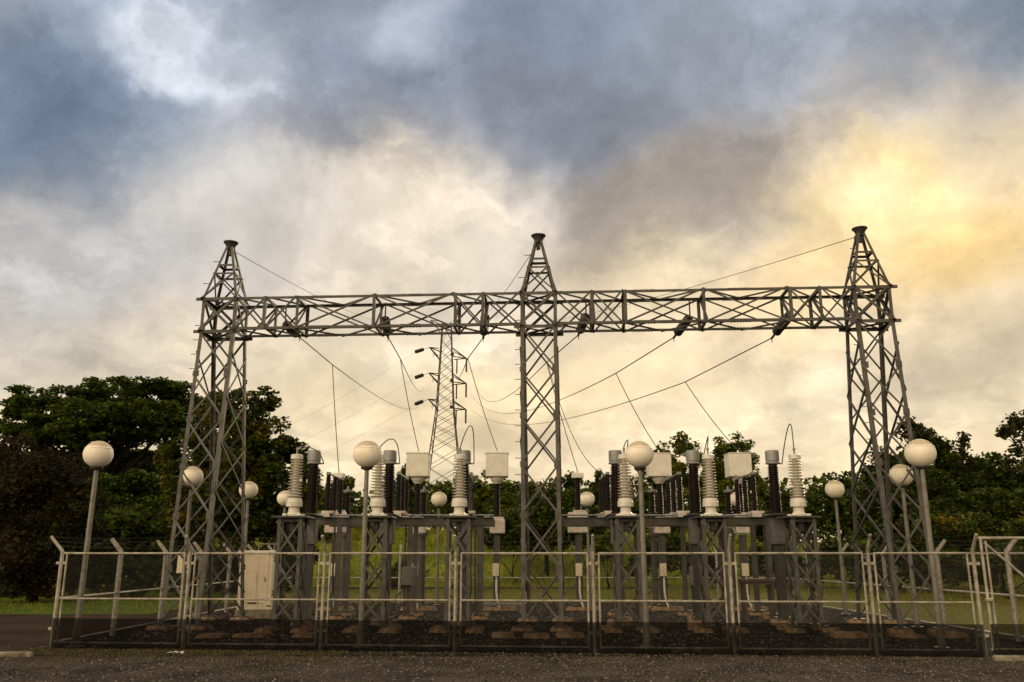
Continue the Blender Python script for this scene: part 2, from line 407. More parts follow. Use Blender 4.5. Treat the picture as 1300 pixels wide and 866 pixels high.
zz = math_('ADD', math_('MULTIPLY', sepw.outputs['Z'], .6), math_('MULTIPLY', sep.outputs['Z'], .4))
L.new(zz, ramp.inputs['Fac'])
stops = [(0, (.66, .51, .31)), (.10, (.78, .63, .41)), (.22, (.75, .62, .44)), (.33, (.60, .53, .44)), (.43, (.45, .44, .44)), (.55, (.30, .34, .41)), (.9, (.30, .34, .40))]
while len(cr.elements) < len(stops): cr.elements.new(.5)
for e, (p, c) in zip(cr.elements, stops): e.position = p; e.color = (*c, 1)
col = ramp.outputs['Color']
def lobe(x, y, rx, ry, c, wgt, soft=1.0, dirs=None, tilt=0):
    """a cloud bank centred on a bearing; rx, ry are its half extents in radians x 1100"""
    global col
    ce = direction(x, y).normalized()
    right = Vector((ce.y, -ce.x, 0)).normalized(); up = right.cross(ce)
    if tilt: right, up = right * math.cos(R(tilt)) + up * math.sin(R(tilt)), up * math.cos(R(tilt)) - right * math.sin(R(tilt))
    dv = vm('SUBTRACT', dirs or Dw, tuple(ce))
    a = math_('DIVIDE', vm('DOT_PRODUCT', dv, tuple(right)), rx / 1100); b = math_('DIVIDE', vm('DOT_PRODUCT', dv, tuple(up)), ry / 1100)
    c3 = math_('DIVIDE', vm('DOT_PRODUCT', dv, tuple(ce)), max(rx, ry) / 1100)
    r2 = math_('ADD', math_('ADD', math_('MULTIPLY', a, a), math_('MULTIPLY', b, b)), math_('MULTIPLY', c3, c3))
    f = rng(math_('SQRT', r2), 1.0 + .35 * soft, 1.0 - .75 * soft, 0, wgt)
    col = mixc(f, col, c)
# pale openings, dark banks, then the glow round the sun
lobe(540, 285, 230, 90, (.84, .72, .55), .75)
lobe(290, 250, 190, 80, (.60, .57, .54), .6)
lobe(250, 330, 120, 60, (.50, .48, .45), .45)
lobe(90, 330, 200, 100, (.44, .43, .43), .85)
lobe(80, 450, 220, 60, (.47, .43, .37), .7)
lobe(330, 440, 200, 50, (.66, .56, .41), .5)
lobe(960, 370, 240, 90, (.82, .62, .34), .6)
lobe(820, 330, 120, 50, (.46, .37, .25), .45, tilt=20)
lobe(700, 500, 300, 70, (.92, .70, .39), .55)
lobe(60, 110, 190, 120, (.125, .18, .265), .92)
lobe(190, 30, 110, 60, (.36, .42, .52), .6)
lobe(620, 95, 190, 110, (.165, .19, .25), .82)
lobe(420, 110, 120, 90, (.26, .30, .38), .6)
lobe(215, 50, 60, 50, (.60, .62, .66), .8, .8)
lobe(310, 110, 60, 60, (.52, .53, .57), .6)
lobe(330, 30, 70, 40, (.42, .46, .54), .5)
lobe(535, 25, 75, 60, (.50, .53, .60), .75)
lobe(760, 130, 190, 110, (.155, .17, .21), .82)
lobe(880, 220, 200, 70, (.25, .20, .145), .7, tilt=25)
lobe(480, 185, 150, 50, (.26, .26, .28), .6)
lobe(700, 20, 160, 50, (.17, .22, .30), .6)
lobe(950, 50, 110, 60, (.22, .25, .30), .6)
lobe(1240, 10, 170, 60, (.12, .16, .22), .85)
lobe(1120, 75, 90, 50, (.34, .33, .33), .5)
lobe(1250, 130, 90, 60, (.35, .33, .30), .5)
lobe(1265, 470, 130, 80, (.40, .33, .235), .65)
lobe(1150, 275, 200, 150, (.82, .58, .24), .62)
lobe(1240, 300, 90, 60, (.66, .45, .14), .6)
lobe(1105, 228, 90, 70, (.86, .66, .31), .7, dirs=Dw)
lobe(1103, 234, 42, 30, (.97, .85, .50), .75, 1.3, dirs=vm('ADD', vm('SCALE', D, .6), vm('SCALE', Dw, .4)))
zp = math_('ADD', sep.outputs['Z'], .22)
cmb = nd('ShaderNodeCombineXYZ'); L.new(math_('DIVIDE', sep.outputs['X'], zp), cmb.inputs[0]); L.new(math_('DIVIDE', sep.outputs['Y'], zp), cmb.inputs[1])
P2 = vm('ADD', cmb.outputs[0], vm('SCALE', vm('SUBTRACT', warp2.outputs['Color'], (.5, .5, .5)), .35))
pf = noise_(P2, 3.1, 14, .58).outputs['Fac']; pg = noise_(vm('ADD', P2, (7.3, 2.1, 4.4)), 2.3, 14, .58).outputs['Fac']
front = rng(sep.outputs['Y'], 0, .3)
col = mixc(math_('MULTIPLY', rng(pf, .50, .60, 0, .34), front), col, vm('SCALE', col, 1.42))
col = mixc(math_('MULTIPLY', rng(pg, .50, .59, 0, .40), front), col, vm('MULTIPLY', col, (.66, .68, .73)))
fine = noise_(vm('ADD', vm('SCALE', D, .55), vm('SCALE', Dw, .45)), 7.5, 12, .6, .15)
fv = math_('MULTIPLY', rng(fine.outputs['Fac'], .3, .7, .84, 1.34, False), rng(noise_(D, 17, 10, .62, .2).outputs['Fac'], .3, .7, .90, 1.09, False))
col = vm('SCALE', col, math_('MULTIPLY', fv, 1.16))
# the sky behind the viewer: unseen warm bright lobe added to light front faces
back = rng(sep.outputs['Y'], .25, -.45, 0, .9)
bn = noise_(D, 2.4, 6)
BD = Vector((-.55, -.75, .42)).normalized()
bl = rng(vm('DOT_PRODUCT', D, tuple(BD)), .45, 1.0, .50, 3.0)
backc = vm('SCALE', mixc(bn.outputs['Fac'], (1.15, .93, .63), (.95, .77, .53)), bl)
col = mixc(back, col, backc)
skyt = nd('ShaderNodeTexSky', sky_type='NISHITA'); skyt.sun_disc = False; skyt.sun_elevation = el; skyt.sun_rotation = az
bg1 = nd('ShaderNodeBackground'); L.new(skyt.outputs[0], bg1.inputs[0]); bg1.inputs[1].default_value = .05
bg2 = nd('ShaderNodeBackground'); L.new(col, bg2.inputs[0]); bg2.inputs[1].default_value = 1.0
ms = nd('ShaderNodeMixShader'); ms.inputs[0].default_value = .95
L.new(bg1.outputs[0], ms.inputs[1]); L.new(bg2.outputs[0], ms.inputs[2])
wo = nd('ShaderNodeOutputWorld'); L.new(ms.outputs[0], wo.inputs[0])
sd = bpy.data.lights.new('sun', 'SUN'); sd.energy = 1.5; sd.angle = R(10); sd.color = (1, .80, .50)
so = bpy.data.objects.new('sun', sd); COL.objects.link(so); so.rotation_euler = (-SUN).to_track_quat('-Z', 'Y').to_euler()

# ------------------------------------------------------------------ the steel gantry
G0 = Vector((.70, 21.85 + .70, 0)); GA = math.atan2(-.55 * 2, 17.7)      # centre of the middle tower, yaw of the line
gantry = thing('steel_gantry', (.705, 22.35, 0), 'tall galvanised lattice gantry of three towers joined by one long cross beam', 'gantry', rz=GA)
W2, YF0, YF1, YB1, YB0 = .49, -1.25, .18, 1.10, 1.75                  # half width; depth of the front and back legs at the foot and at the beam
ZB, ZT, ZP, ZH = 7.73, 8.66, 10.34, 9.72
def tower_at(cx, lean=0):
    # all members of one tower: X panels on four faces, legs, peak, cap
    def leg(sx, back, z):
        t = min(1, max(0, z / ZB))
        y = (YB0 + (YB1 - YB0) * t) if back else (YF0 + (YF1 - YF0) * t)
        return Vector((cx + sx * W2 + lean * (1 - t), y, z))
    br = MB(); zs = [0.12 + (ZB - .12) * i / 6 for i in range(7)]
    def brace(p, q, n, w=.046): 
        d = (q - p).normalized(); br.angle(p, q, w, d.cross(Vector(n)), n, .009)
    for i in range(6):
        a, b = zs[i], zs[i + 1]
        for bk, ny in ((0, -1), (1, 1)):
            off = Vector((0, .012 * ny, 0))
            brace(leg(-1, bk, a) + off, leg(1, bk, b) + off, (0, -ny, 0)); brace(leg(1, bk, a) + off * 2.2, leg(-1, bk, b) + off * 2.2, (0, -ny, 0))
        for sx in (-1, 1):
            off = Vector((.012 * sx, 0, 0)); am = (a + b) / 2
            if i < 5:
                c = (zs[i + 1] + zs[i + 2]) / 2
                brace(leg(sx, 0, am) + off, leg(sx, 1, c) + off, (-sx, 0, 0)); brace(leg(sx, 1, am) + off * 2.2, leg(sx, 0, c) + off * 2.2, (-sx, 0, 0))
    for z in (ZB, ZT):                                  # rings and X's where the beam passes through
        for bk, ny in ((0, -1), (1, 1)):
            br.angle(leg(-1.35, bk, z) + Vector((0, ny * .02, 0)), leg(1.35, bk, z) + Vector((0, ny * .02, 0)), .09, (0, 0, -1), (0, -ny, 0))
        for sx in (-1, 1): br.angle(leg(sx, 0, z) + Vector((sx * .02, -.1, 0)), leg(sx, 1, z) + Vector((sx * .02, .1, 0)), .09, (0, 0, -1), (-sx, 0, 0))
        brace(leg(-1, 0, z - .02), leg(1, 1, z - .02), (0, 0, -1)); brace(leg(1, 0, z - .035), leg(-1, 1, z - .035), (0, 0, -1))
    for bk, ny in ((0, -1), (1, 1)):
        off = Vector((0, .014 * ny, 0))
        brace(leg(-1, bk, ZB) + off, leg(1, bk, ZT) + off, (0, -ny, 0), .07); brace(leg(1, bk, ZB) + off * 2, leg(-1, bk, ZT) + off * 2, (0, -ny, 0), .07)
    for sx in (-1, 1):
        brace(leg(sx, 0, ZB), leg(sx, 1, ZT), (-sx, 0, 0), .07); brace(leg(sx, 1, ZB), leg(sx, 0, ZT), (-sx, 0, 0), .07)
    # gusset plates at the panel points
    for z in zs[1:]:
        for sx in (-1, 1): br.box(leg(sx, 0, z) + Vector((-sx * .07, -.014, 0)), (.16, .012, .17))
    for k in range(14):                                 # step bolts up one leg
        p = leg(-1, 0, 2.4 + k * .42); br.bar(p, p + Vector((-.15, 0, 0)), .016, .016); 
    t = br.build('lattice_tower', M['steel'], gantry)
    for sx in (-1, 1):
        for bk in (0, 1):
            l = MB(); ny = 1 if bk else -1
            pts = [leg(sx, bk, .1), leg(sx, bk, ZB), leg(sx, bk, ZT)]
            l.angle(pts[0], pts[1], .098, (-sx, 0, 0), (0, -ny, 0), .014); l.angle(pts[1], pts[2], .085, (-sx, 0, 0), (0, -ny, 0), .014)
            if not bk: l.box(leg(sx, 0, 3.3) + Vector((-sx * .055, -.009, 0)), (.10, .014, .5))      # splice plate
            l.box(leg(sx, bk, .1) + Vector((-sx * .05, -ny * .05, 0)), (.3, .3, .03))
            l.build('leg', M['steel'], t)
    # peak
    pk = MB(); ym = (YF1 + YB1) / 2
    def pleg(sx, sy, z):
        t_ = (z - ZT) / (ZP - ZT); s = 1 - t_ * .82
        return Vector((cx + sx * W2 * s, ym + sy * (YB1 - YF1) / 2 * s, z))
    for sx in (-1, 1):
        for sy in (-1, 1): pk.angle(pleg(sx, sy, ZT), pleg(sx, sy, ZP), .066, (-sx, 0, 0), (0, -sy, 0), .012)
    for (a, b) in (((-1, -1), (1, -1)), ((1, -1), (1, 1)), ((1, 1), (-1, 1)), ((-1, 1), (-1, -1))):
        n = Vector((-(a[0] + b[0]), -(a[1] + b[1]), 0))
        pk.angle(pleg(*a, ZH), pleg(*b, ZH), .06, (0, 0, -1), n, .01)
        pk.angle(pleg(*a, ZH - .27), pleg(*b, ZH - .27), .05, (0, 0, -1), n, .01)
        for p, q, o_ in ((pleg(*a, ZT), pleg(*b, ZH - .27), .010), (pleg(*b, ZT), pleg(*a, ZH - .27), .022)):
            o2 = -n.normalized() * o_; d = (q - p).normalized(); pk.angle(p + o2, q + o2, .04, d.cross(n), n, .008)
    for z in (9.1, 9.8): 
        p = pleg(-1, -1, z); pk.bar(p, p + Vector((-.17, 0, 0)), .016, .016)
    pk.build('peak', M['steel'], t)
    cp = MB(); cp.lathe([(.10, ZP - .12), (.13, ZP - .02), (.165, ZP + .05), (.205, ZP + .085), (.21, ZP + .11), (.17, ZP + .12)], (cx, ym, 0), 20)
    cp.box((cx, ym, ZP - .2), (.1, .1, .2))
    cp.build('cap', M['steel_dark'], t, smooth=True)
    return t
TX = (-8.85, 0, 8.85)
LEAN = (.27, .08, -.2)
for cx, ln_ in zip(TX, LEAN): tower_at(cx, ln_)
for cx in [a + b for a, b in zip(TX, LEAN)]:           # footings of the gantry
    for sx in (-1, 1):
        for y in (YF0 + .05, YB0 - .05):
            pad(.66, .5, .10, int(cx * 7 + sx * 3 + y)).build('footing', M['pad'], gantry, smooth='all', loc=(cx + sx * .46, y, 0))
FR = [0, .107, .215, .495, .77, .875, 1]
def beam(x0, x1, fr):
    br = MB(); xs = [x0 + (x1 - x0) * f for f in fr]
    def brace(p, q, n, w=.044):
        p, q = Vector(p), Vector(q); d = (q - p).normalized(); br.angle(p, q, w, d.cross(Vector(n)), n, .009)
    for i in range(len(xs) - 1):
        a, b = xs[i], xs[i + 1]
        for y, ny in ((YF1, -1), (YB1, 1)):
            brace((a, y + .012 * ny, ZB), (b, y + .012 * ny, ZT), (0, -ny, 0)); brace((b, y + .026 * ny, ZB), (a, y + .026 * ny, ZT), (0, -ny, 0))
        m = (a + b) / 2
        for z, nz in ((ZB, -1), (ZT, 1)):
            if b - a > 1.3:
                brace((a, YF1, z + .012 * nz), (m, YB1, z + .012 * nz), (0, 0, -nz), .05); brace((m, YB1, z + .026 * nz), (b, YF1, z + .026 * nz), (0, 0, -nz), .05)
            else: brace((a, YF1, z + .012 * nz), (b, YB1, z + .012 * nz), (0, 0, -nz), .05)
    for i, x in enumerate(xs[1:-1]):
        for y, ny in ((YF1, -1), (YB1, 1)): br.angle((x, y + .04 * ny, ZB), (x, y + .04 * ny, ZT), .08, (1 if i % 2 else -1, 0, 0), (0, -ny, 0), .011)
        for z in (ZB + .05, ZT - .05): br.bar((x, YF1, z), (x, YB1, z), .07, .06)
        brace((x, YF1, ZB + .09), (x, YB1, ZT - .02), (1, 0, 0), .06)
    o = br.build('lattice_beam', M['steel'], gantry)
    for y, ny in ((YF1, -1), (YB1, 1)):
        for z, nz in ((ZB, -1), (ZT, 1)):
            c = MB(); c.angle((x0, y, z), (x1, y, z), .072, (0, 0, -nz), (0, -ny, 0), .012)
            for k in (.30, .62):                         # splice plates with bolts
                xx = x0 + (x1 - x0) * k; c.box((xx, y + ny * .010, z - nz * .04), (.55, .012, .075))
                for q in range(7): c.box((xx - .24 + q * .08, y + ny * .02, z - nz * .04), (.022, .016, .022)); 
                for q in range(7): c.box((xx - .24 + q * .08, y - ny * .04, z + nz * .012), (.02, .02, .022))
            c.build('chord', M['steel'], o)
beam(TX[0] + W2, TX[1] - W2, FR)
beam(TX[1] + W2, TX[2] - W2, [1 - f for f in reversed(FR)])
GM = Matrix.Translation(gantry.location) @ Matrix.Rotation(GA, 4, 'Z')
def gp(x, y, z): return GM @ Vector((x, y, z))

# ------------------------------------------------------------------ far pylon
PY = 122.0
PB = at(563, 640, PY); PB.z = 0
pyl = thing('transmission_pylon', PB, 'slender far lattice transmission pylon with three pairs of arms seen under the beam', 'pylon')
pm = MB()
PH = at(563, 410, PY).z
def pw(z):
    a = at(563, 520, PY).z
    return .62 + .58 * (PH - z) / (PH - a) if z > a else 1.2 + (a - z) * .115
zl = [0, 4.0, 7.6, 10.8, 13.6, 16.0]; z = 18.0
while z < PH - 1.2: zl.append(z); z += 1.55
zl.append(PH)
for a, b in zip(zl, zl[1:]):
    wa, wb = pw(a), pw(b)
    for (s, t) in (((-1, -1), (1, -1)), ((1, -1), (1, 1)), ((1, 1), (-1, 1)), ((-1, 1), (-1, -1))):
        pm.bar((s[0] * wa, s[1] * wa, a), (t[0] * wb, t[1] * wb, b), .06, .06); pm.bar((t[0] * wa, t[1] * wa, a), (s[0] * wb, s[1] * wb, b), .06, .06)
body = pm.build('body', M['steel_dark'], pyl)
for sx in (-1, 1):
    for sy in (-1, 1):
        l = MB()
        for a, b in zip(zl, zl[1:]): l.bar((sx * pw(a), sy * pw(a), a), (sx * pw(b), sy * pw(b), b), .14, .14)
        l.build('leg', M['steel_dark'], pyl)
arm_ends = []
AY = (452, 484, 517)
for k, yy in enumerate(AY):
    z = at(563, yy, PY).z
    for sx in (-1, 1):
        a = MB(); tip = Vector((sx * 3.6, -1.4 if sx < 0 else 0.6, z + (.55 if sx < 0 else .0)))
        tip.x = -2.3 if sx < 0 else 2.9
        tip.z = at(543, yy - 8, PY).z if sx < 0 else at(584, yy + 2, PY).z
        for y_ in (-1, 1):
            a.bar((sx * 1.0, y_ * 1.0, z + .9), tip, .12, .12); a.bar((sx * 1.05, y_ * 1.05, z - .3), tip, .12, .12)
            a.bar((sx * 1.7, y_ * .6, z + .55), (sx * 1.9, y_ * .6, z - .1), .05, .05)
        o = a.build('crossarm', M['steel_dark'], pyl)
        i_ = MB()
        if sx < 0:
            e = Vector((at(530, yy, PY).x - PB.x, -2.6, at(530, yy, PY).z))
            i_.bar(tip, tip.lerp(e, .45), .06, .06); i_.tube([tip.lerp(e, .45), e], .26, 8)
            i_.build('insulator_string', M['string'], pyl); i_ = MB(); e2 = Vector((1.2, -4.4, z - .7)); i_.bar((.9, -1.2, z - .25), e2.lerp(Vector((.9, -1.2, z - .25)), .4), .06, .06)
            i_.tube([e2.lerp(Vector((.9, -1.2, z - .25)), .45), e2], .26, 8)
            arm_ends += [PB + e, PB + e2]
        else:
            i_.tube([tip - Vector((1.4, -.3, .1)), tip - Vector((1.4, -.3, 2.2))], .1, 6); i_.build('insulator_string', M['string'], pyl); i_ = MB(); i_.tube([tip, tip - Vector((0, 0, 2.0))], .13, 6)
        i_.build('insulator_string', M['string'], pyl)
hd = MB()
for sx, dx in ((-1, -2.4), (1, 2.0)):
    for y_ in (-1, 1): hd.bar((sx * .9, y_, PH - 1.3), (dx, 0, PH + .4), .08, .08); hd.bar((sx * .9, y_, PH), (dx, 0, PH + .4), .08, .08)
hd.build('earth_wire_peak', M['steel_dark'], pyl)

# ------------------------------------------------------------------ insulator strings and conductors
def wire_pts(a, b, sag, n=40):
    a, b = Vector(a), Vector(b); out = []
    for i in range(n + 1):
        t = i / n; t = t * t * .6 + t * .4
        p = a.lerp(b, t); p.z -= sag * 4 * t * (1 - t); out.append(p)
    return out
def wire(name, pts, r, label, cat, group=None, m='cable'):
    mb = MB(); mb.tube(pts, r, 5); return tag(mb.build(name, M[m], smooth='all'), label, cat, group)
# ordered left to right: photo positions of string head, string foot, conductor points, dropper start
STR = [((362, 411), (377, 425)), ((489, 404), (492, 424)), ((616, 400), (614, 424)), ((744, 400), (736, 421)), ((876, 402), (859, 424)), ((1004, 398), (984, 424))]
ARM = [3, 5, 1, 1, 3, 5]
TGT = [(531, 517), (538, 493), (577, 474), (604, 490), (601, 505), (598, 520)]
DROP = [(422, 463), (508, 455), (594, 455), (694, 460), (782, 474), (870, 485)]
ORD = ['leftmost', 'second from left', 'third from left', 'fourth from left', 'fifth from left', 'rightmost']
drop_pts = []
for i, (a, b) in enumerate(STR):
    dy = -(a[0] - 684) * .062 * .024
    A, B = at(a[0], a[1], 23.0 + dy), at(b[0], b[1], 24.2 + dy)
    s = thing('insulator_string', A, f'dark ribbed insulator string inside the gantry beam, {ORD[i]} of the six', 'insulator string', 'insulator strings on the gantry beam')
    q = B - A; ln = q.length; u = q.normalized()
    m_ = MB(); prof = [(.03, 0)]
    n = int(ln / .115)
    for k in range(n):
        z0 = .12 + (ln - .2) * k / n; st = (ln - .2) / n
        prof += [(.05, z0), (.13, z0 + st * .25), (.13, z0 + st * .45), (.05, z0 + st * .8)]
    prof += [(.03, ln)]
    m_.lathe(prof, (0, 0, 0), 14, axis=u); m_.build('discs', M['string'], s, smooth=True)
    h = MB(); h.tube([Vector((0, 0, .45)), Vector((0, 0, 0))], .02, 6); h.tube([u * ln, u * (ln + .3)], .035, 6); h.bar(u * (ln + .28), u * (ln + .28) - Vector((0, 0, .12)), .02, .02)
    h.build('clamp', M['steel_dark'], s)
    S0 = A + u * (ln + .25)
    # the conductor: through the measured dropper point, then on to the pylon
    Dp = at(*DROP[i], 28.4); E = at(*TGT[i], PY - 3)
    # quadratic through S0, Dp, E in depth
    y0, y1, y2 = S0.y, Dp.y, E.y
    def q_(v0, v1, v2, y): return v0 * (y - y1) * (y - y2) / ((y0 - y1) * (y0 - y2)) + v1 * (y - y0) * (y - y2) / ((y1 - y0) * (y1 - y2)) + v2 * (y - y0) * (y - y1) / ((y2 - y0) * (y2 - y1))
    # straight in plan; height sags
    pts = []
    for k in range(61):
        t = (k / 60) ** 1.6; y = y0 + (y2 - y0) * t
        if y < y1:
            f = (y - y0) / (y1 - y0); p = S0.lerp(Dp, f)
        else:
            f = (y - y1) / (y2 - y1); p = Dp.lerp(E, f); p.z -= 2.2 * 4 * f * (1 - f) * (.35 if i in (0, 1, 2) else .8)
        pts.append(p)
    wire('overhead_conductor', pts, .017, f'thin sagging conductor from the {ORD[i]} insulator string back to the far pylon', 'power line', 'conductors from gantry to far pylon')
    drop_pts.append(Dp)
EW = [(303, 311), (676, 317), (1066, 297)]
NMT = ['left', 'middle', 'right']
for i, e in enumerate(EW):
    A = gp(TX[i], (YF1 + YB1) / 2, ZP - .1); B = PB + Vector((-2.4 if i == 0 else 2.0, 0, PH + .4))
    wire('earth_wire', wire_pts(A, B, 1.6), .011, f'thin earth wire from the {NMT[i]} tower peak to the far pylon top', 'power line', 'earth wires from tower peaks')
    g = thing('earth_wire_clamp', A, f'small hanging clamp under the cap of the {NMT[i]} tower', 'clamp', 'clamps under tower caps')
    m_ = MB(); d = (B - A).normalized(); m_.tube([Vector((0, 0, 0)) + d * .1, d * .26, d * .3 + Vector((0, 0, -.2))], .028, 6); m_.build('bracket', M['steel_dark'], g)
for k, e in enumerate(arm_ends):
    if k % 2 == 0:
        wire('distant_line', wire_pts(e, at(120, 640 + 10 * k, 112), 2.0), .011, f'faint far conductor running left from pylon {["top", "middle", "lowest"][k // 2]} arm', 'power line', 'faint lines left of the pylon')

# ------------------------------------------------------------------ ribbed insulators
def shed_profile(z0, z1, r0, r1, n, depth, base=None):
    out = []
    for k in range(n):
        a = z0 + (z1 - z0) * k / n; st = (z1 - z0) / n; t = (k + .5) / n; r = r0 + (r1 - r0) * t
        out += [(r - depth, a), (r - depth * .1, a + st * .32), (r, a + st * .42), (r - depth * .15, a + st * .52), (r - depth, a + st * .72)]
    out.append((r1 - depth, z1)); return out

# white insulator on a lattice stand
PX = [-5.22, -3.22, -1.26, 2.72, 4.76, 6.86]; PYD = 21.1
def make_stand():
    t = thing('insulator_stand', (0, 0, 0), '', 'insulator stand', 'lattice stands with white insulators')
    hw, hd_, H = .29, .30, 2.58
    P = lambda sx, sy, z: Vector((sx * hw, sy * hd_, z))
    br = MB(); zs = [.16, .86, 1.62, 2.5]
    for a, b in zip(zs, zs[1:]):
        for (s, e) in (((-1, -1), (1, -1)), ((1, -1), (1, 1)), ((1, 1), (-1, 1)), ((-1, 1), (-1, -1))):
            n = Vector((-(s[0] + e[0]), -(s[1] + e[1]), 0)).normalized()
            for (p, q, o) in ((P(*s, a), P(*e, b), .008), (P(*e, a), P(*s, b), .020)):
                d = (q - p).normalized(); br.angle(p - n * o, q - n * o, .05, d.cross(n), n, .008)
    br.build('bracing', M['steel'], t)
    for sx in (-1, 1):
        for sy in (-1, 1):
            l = MB(); l.angle(P(sx, sy, .12), P(sx, sy, H - .03), .085, (-sx, 0, 0), (0, -sy, 0), .012); l.box(P(sx, sy, .135) - Vector((sx * .03, sy * .03, 0)), (.2, .2, .025)); l.build('leg', M['steel'], t)
            pad(.5, .42, .11, sx * 3 + sy).build('footing', M['pad'], t, smooth='all', loc=P(sx * 1.4, sy * 1.2, 0))
    pl = MB(); pl.box((0, .1, H), (.80, .95, .05), bev=.012); pl.box((0, 0, H - .08), (.5, .5, .06)); pl.box((-.0, -.05, H - .22), (.13, .13, .24), bev=.02); pl.build('platform', M['steel_dark'], t)
    ins = MB(); z = H + .03
    prof = [(.17, z), (.17, z + .05), (.13, z + .09), (.125, z + .2), (.14, z + .215), (.19, z + .225), (.192, z + .34), (.178, z + .35), (.172, z + .42)]
    prof += shed_profile(z + .44, z + 1.35, .190, .164, 13, .105)
    prof += [(.145, z + 1.36), (.145, z + 1.45), (.12, z + 1.47), (.05, z + 1.48)]
    ins.lathe(prof, n=26); o = ins.build('white_insulator', M['white_porcelain'], t, smooth=True)
    fl = MB()
    for sx in (-1, 1):
        for sy in (-1, 1): fl.box((sx * .17, sy * .17, z + .025), (.10, .10, .05), bev=.012)
    fl.build('base_clamp', M['cream_box'], o)
    tp = MB(); tp.tube([(0, 0, z + 1.47), (0, 0, z + 1.64)], .022, 8); tp.box((0, 0, z + 1.6), (.06, .05, .06), bev=.01); tp.build('terminal', M['grey_cap'], o)
    return t
SL = ['on the lattice stand beside the cream cabinet', 'on the lattice stand behind the second front globe lamp', 'on the lattice stand just left of the middle tower',
      'on the lattice stand just right of the middle tower', 'on the lattice stand right of the third front globe lamp', 'on the lattice stand closest to the right tower']
stand = make_stand()
for i, X in enumerate(PX):
    o = stand if i == 0 else copy_tree(stand)
    o.location = (X, PYD, 0); o['label'] = 'white ribbed insulator ' + SL[i]

# brown insulator with grey head over a control box
def make_ct():
    t = thing('current_transformer', (0, 0, 0), '', 'transformer', 'brown insulators with grey heads')
    p = MB(); p.box((0, 0, 1.08), (.22, .22, 1.85)); p.box((0, 0, .17), (.4, .4, .03)); p.build('post', M['steel_dark'], t)
    pad(.8, .6, .14, 5).build('footing', M['pad'], t, smooth='all')
    b = MB(); b.box((0, 0, 2.33), (.33, .36, .70), bev=.015); b.box((0, -.185, 2.33), (.27, .012, .6), bev=.004); b.build('control_box', M['grey_box'], t)
    pl = MB(); pl.box((0, -.3, 2.70), (.55, 1.1, .045), bev=.01); pl.build('platform', M['steel_dark'], t)
    ins = MB(); prof = [(.15, 2.725), (.15, 2.78)] + shed_profile(2.78, 3.98, .155, .145, 26, .035) + [(.115, 4.0), (.115, 4.06)]
    ins.lathe(prof, n=22); o = ins.build('brown_insulator', M['brown_porcelain'], t, smooth=True)
    c = MB(); c.lathe([(.13, 4.03), (.185, 4.04), (.185, 4.085), (.16, 4.09), (.16, 4.12), (.178, 4.125), (.178, 4.36), (.165, 4.39), (.05, 4.395)], n=22)
    c.tube([(.16, 0, 4.05), (.26, 0, 4.05)], .02, 6); c.build('head', M['grey_cap'], t, smooth=True)
    return t
CL = ['behind the leftmost white insulator', 'behind the second front globe lamp', 'hidden by the white insulator left of the middle tower',
      'beside the third front globe lamp', 'between the third front lamp and a tall tree', 'left of the white insulator near the right tower']
ct = make_ct()
for i, X in enumerate(PX):
    o = ct if i == 0 else copy_tree(ct)
    o.location = (X + .01 * (X > 0), 22.95, 0); o['label'] = 'brown ribbed insulator with grey head ' + CL[i]
def jumper(i, sag, r=.014):
    X = PX[i]; a = Vector((X + .26, 22.95, 4.05)); b = Vector((X, PYD, 4.25)); mid = (a + b) / 2 + Vector((0, 0, sag))
    pts = []
    for k in range(25):
        t = k / 24; p = a * (1 - t) ** 2 + mid * 2 * t * (1 - t) + b * t * t
        pts.append(p + Vector((.10 * math.sin(math.pi * t), 0, 0)))
    wire('jumper_cable', pts, r, ['bent jumper cable above the white insulator beside the cream cabinet', 'bent jumper cable above the second white insulator from left', 'arched jumper cable over the white insulator left of the middle tower',
         'bent jumper cable above the white insulator right of the middle tower', 'bent jumper cable above the fifth white insulator from left', 'high arched jumper cable over the white insulator near the right tower'][i], 'cable', 'jumper cables over white insulators')
for i, s in enumerate((.3, .8, 1.5, .75, .95, 1.6)): jumper(i, s)

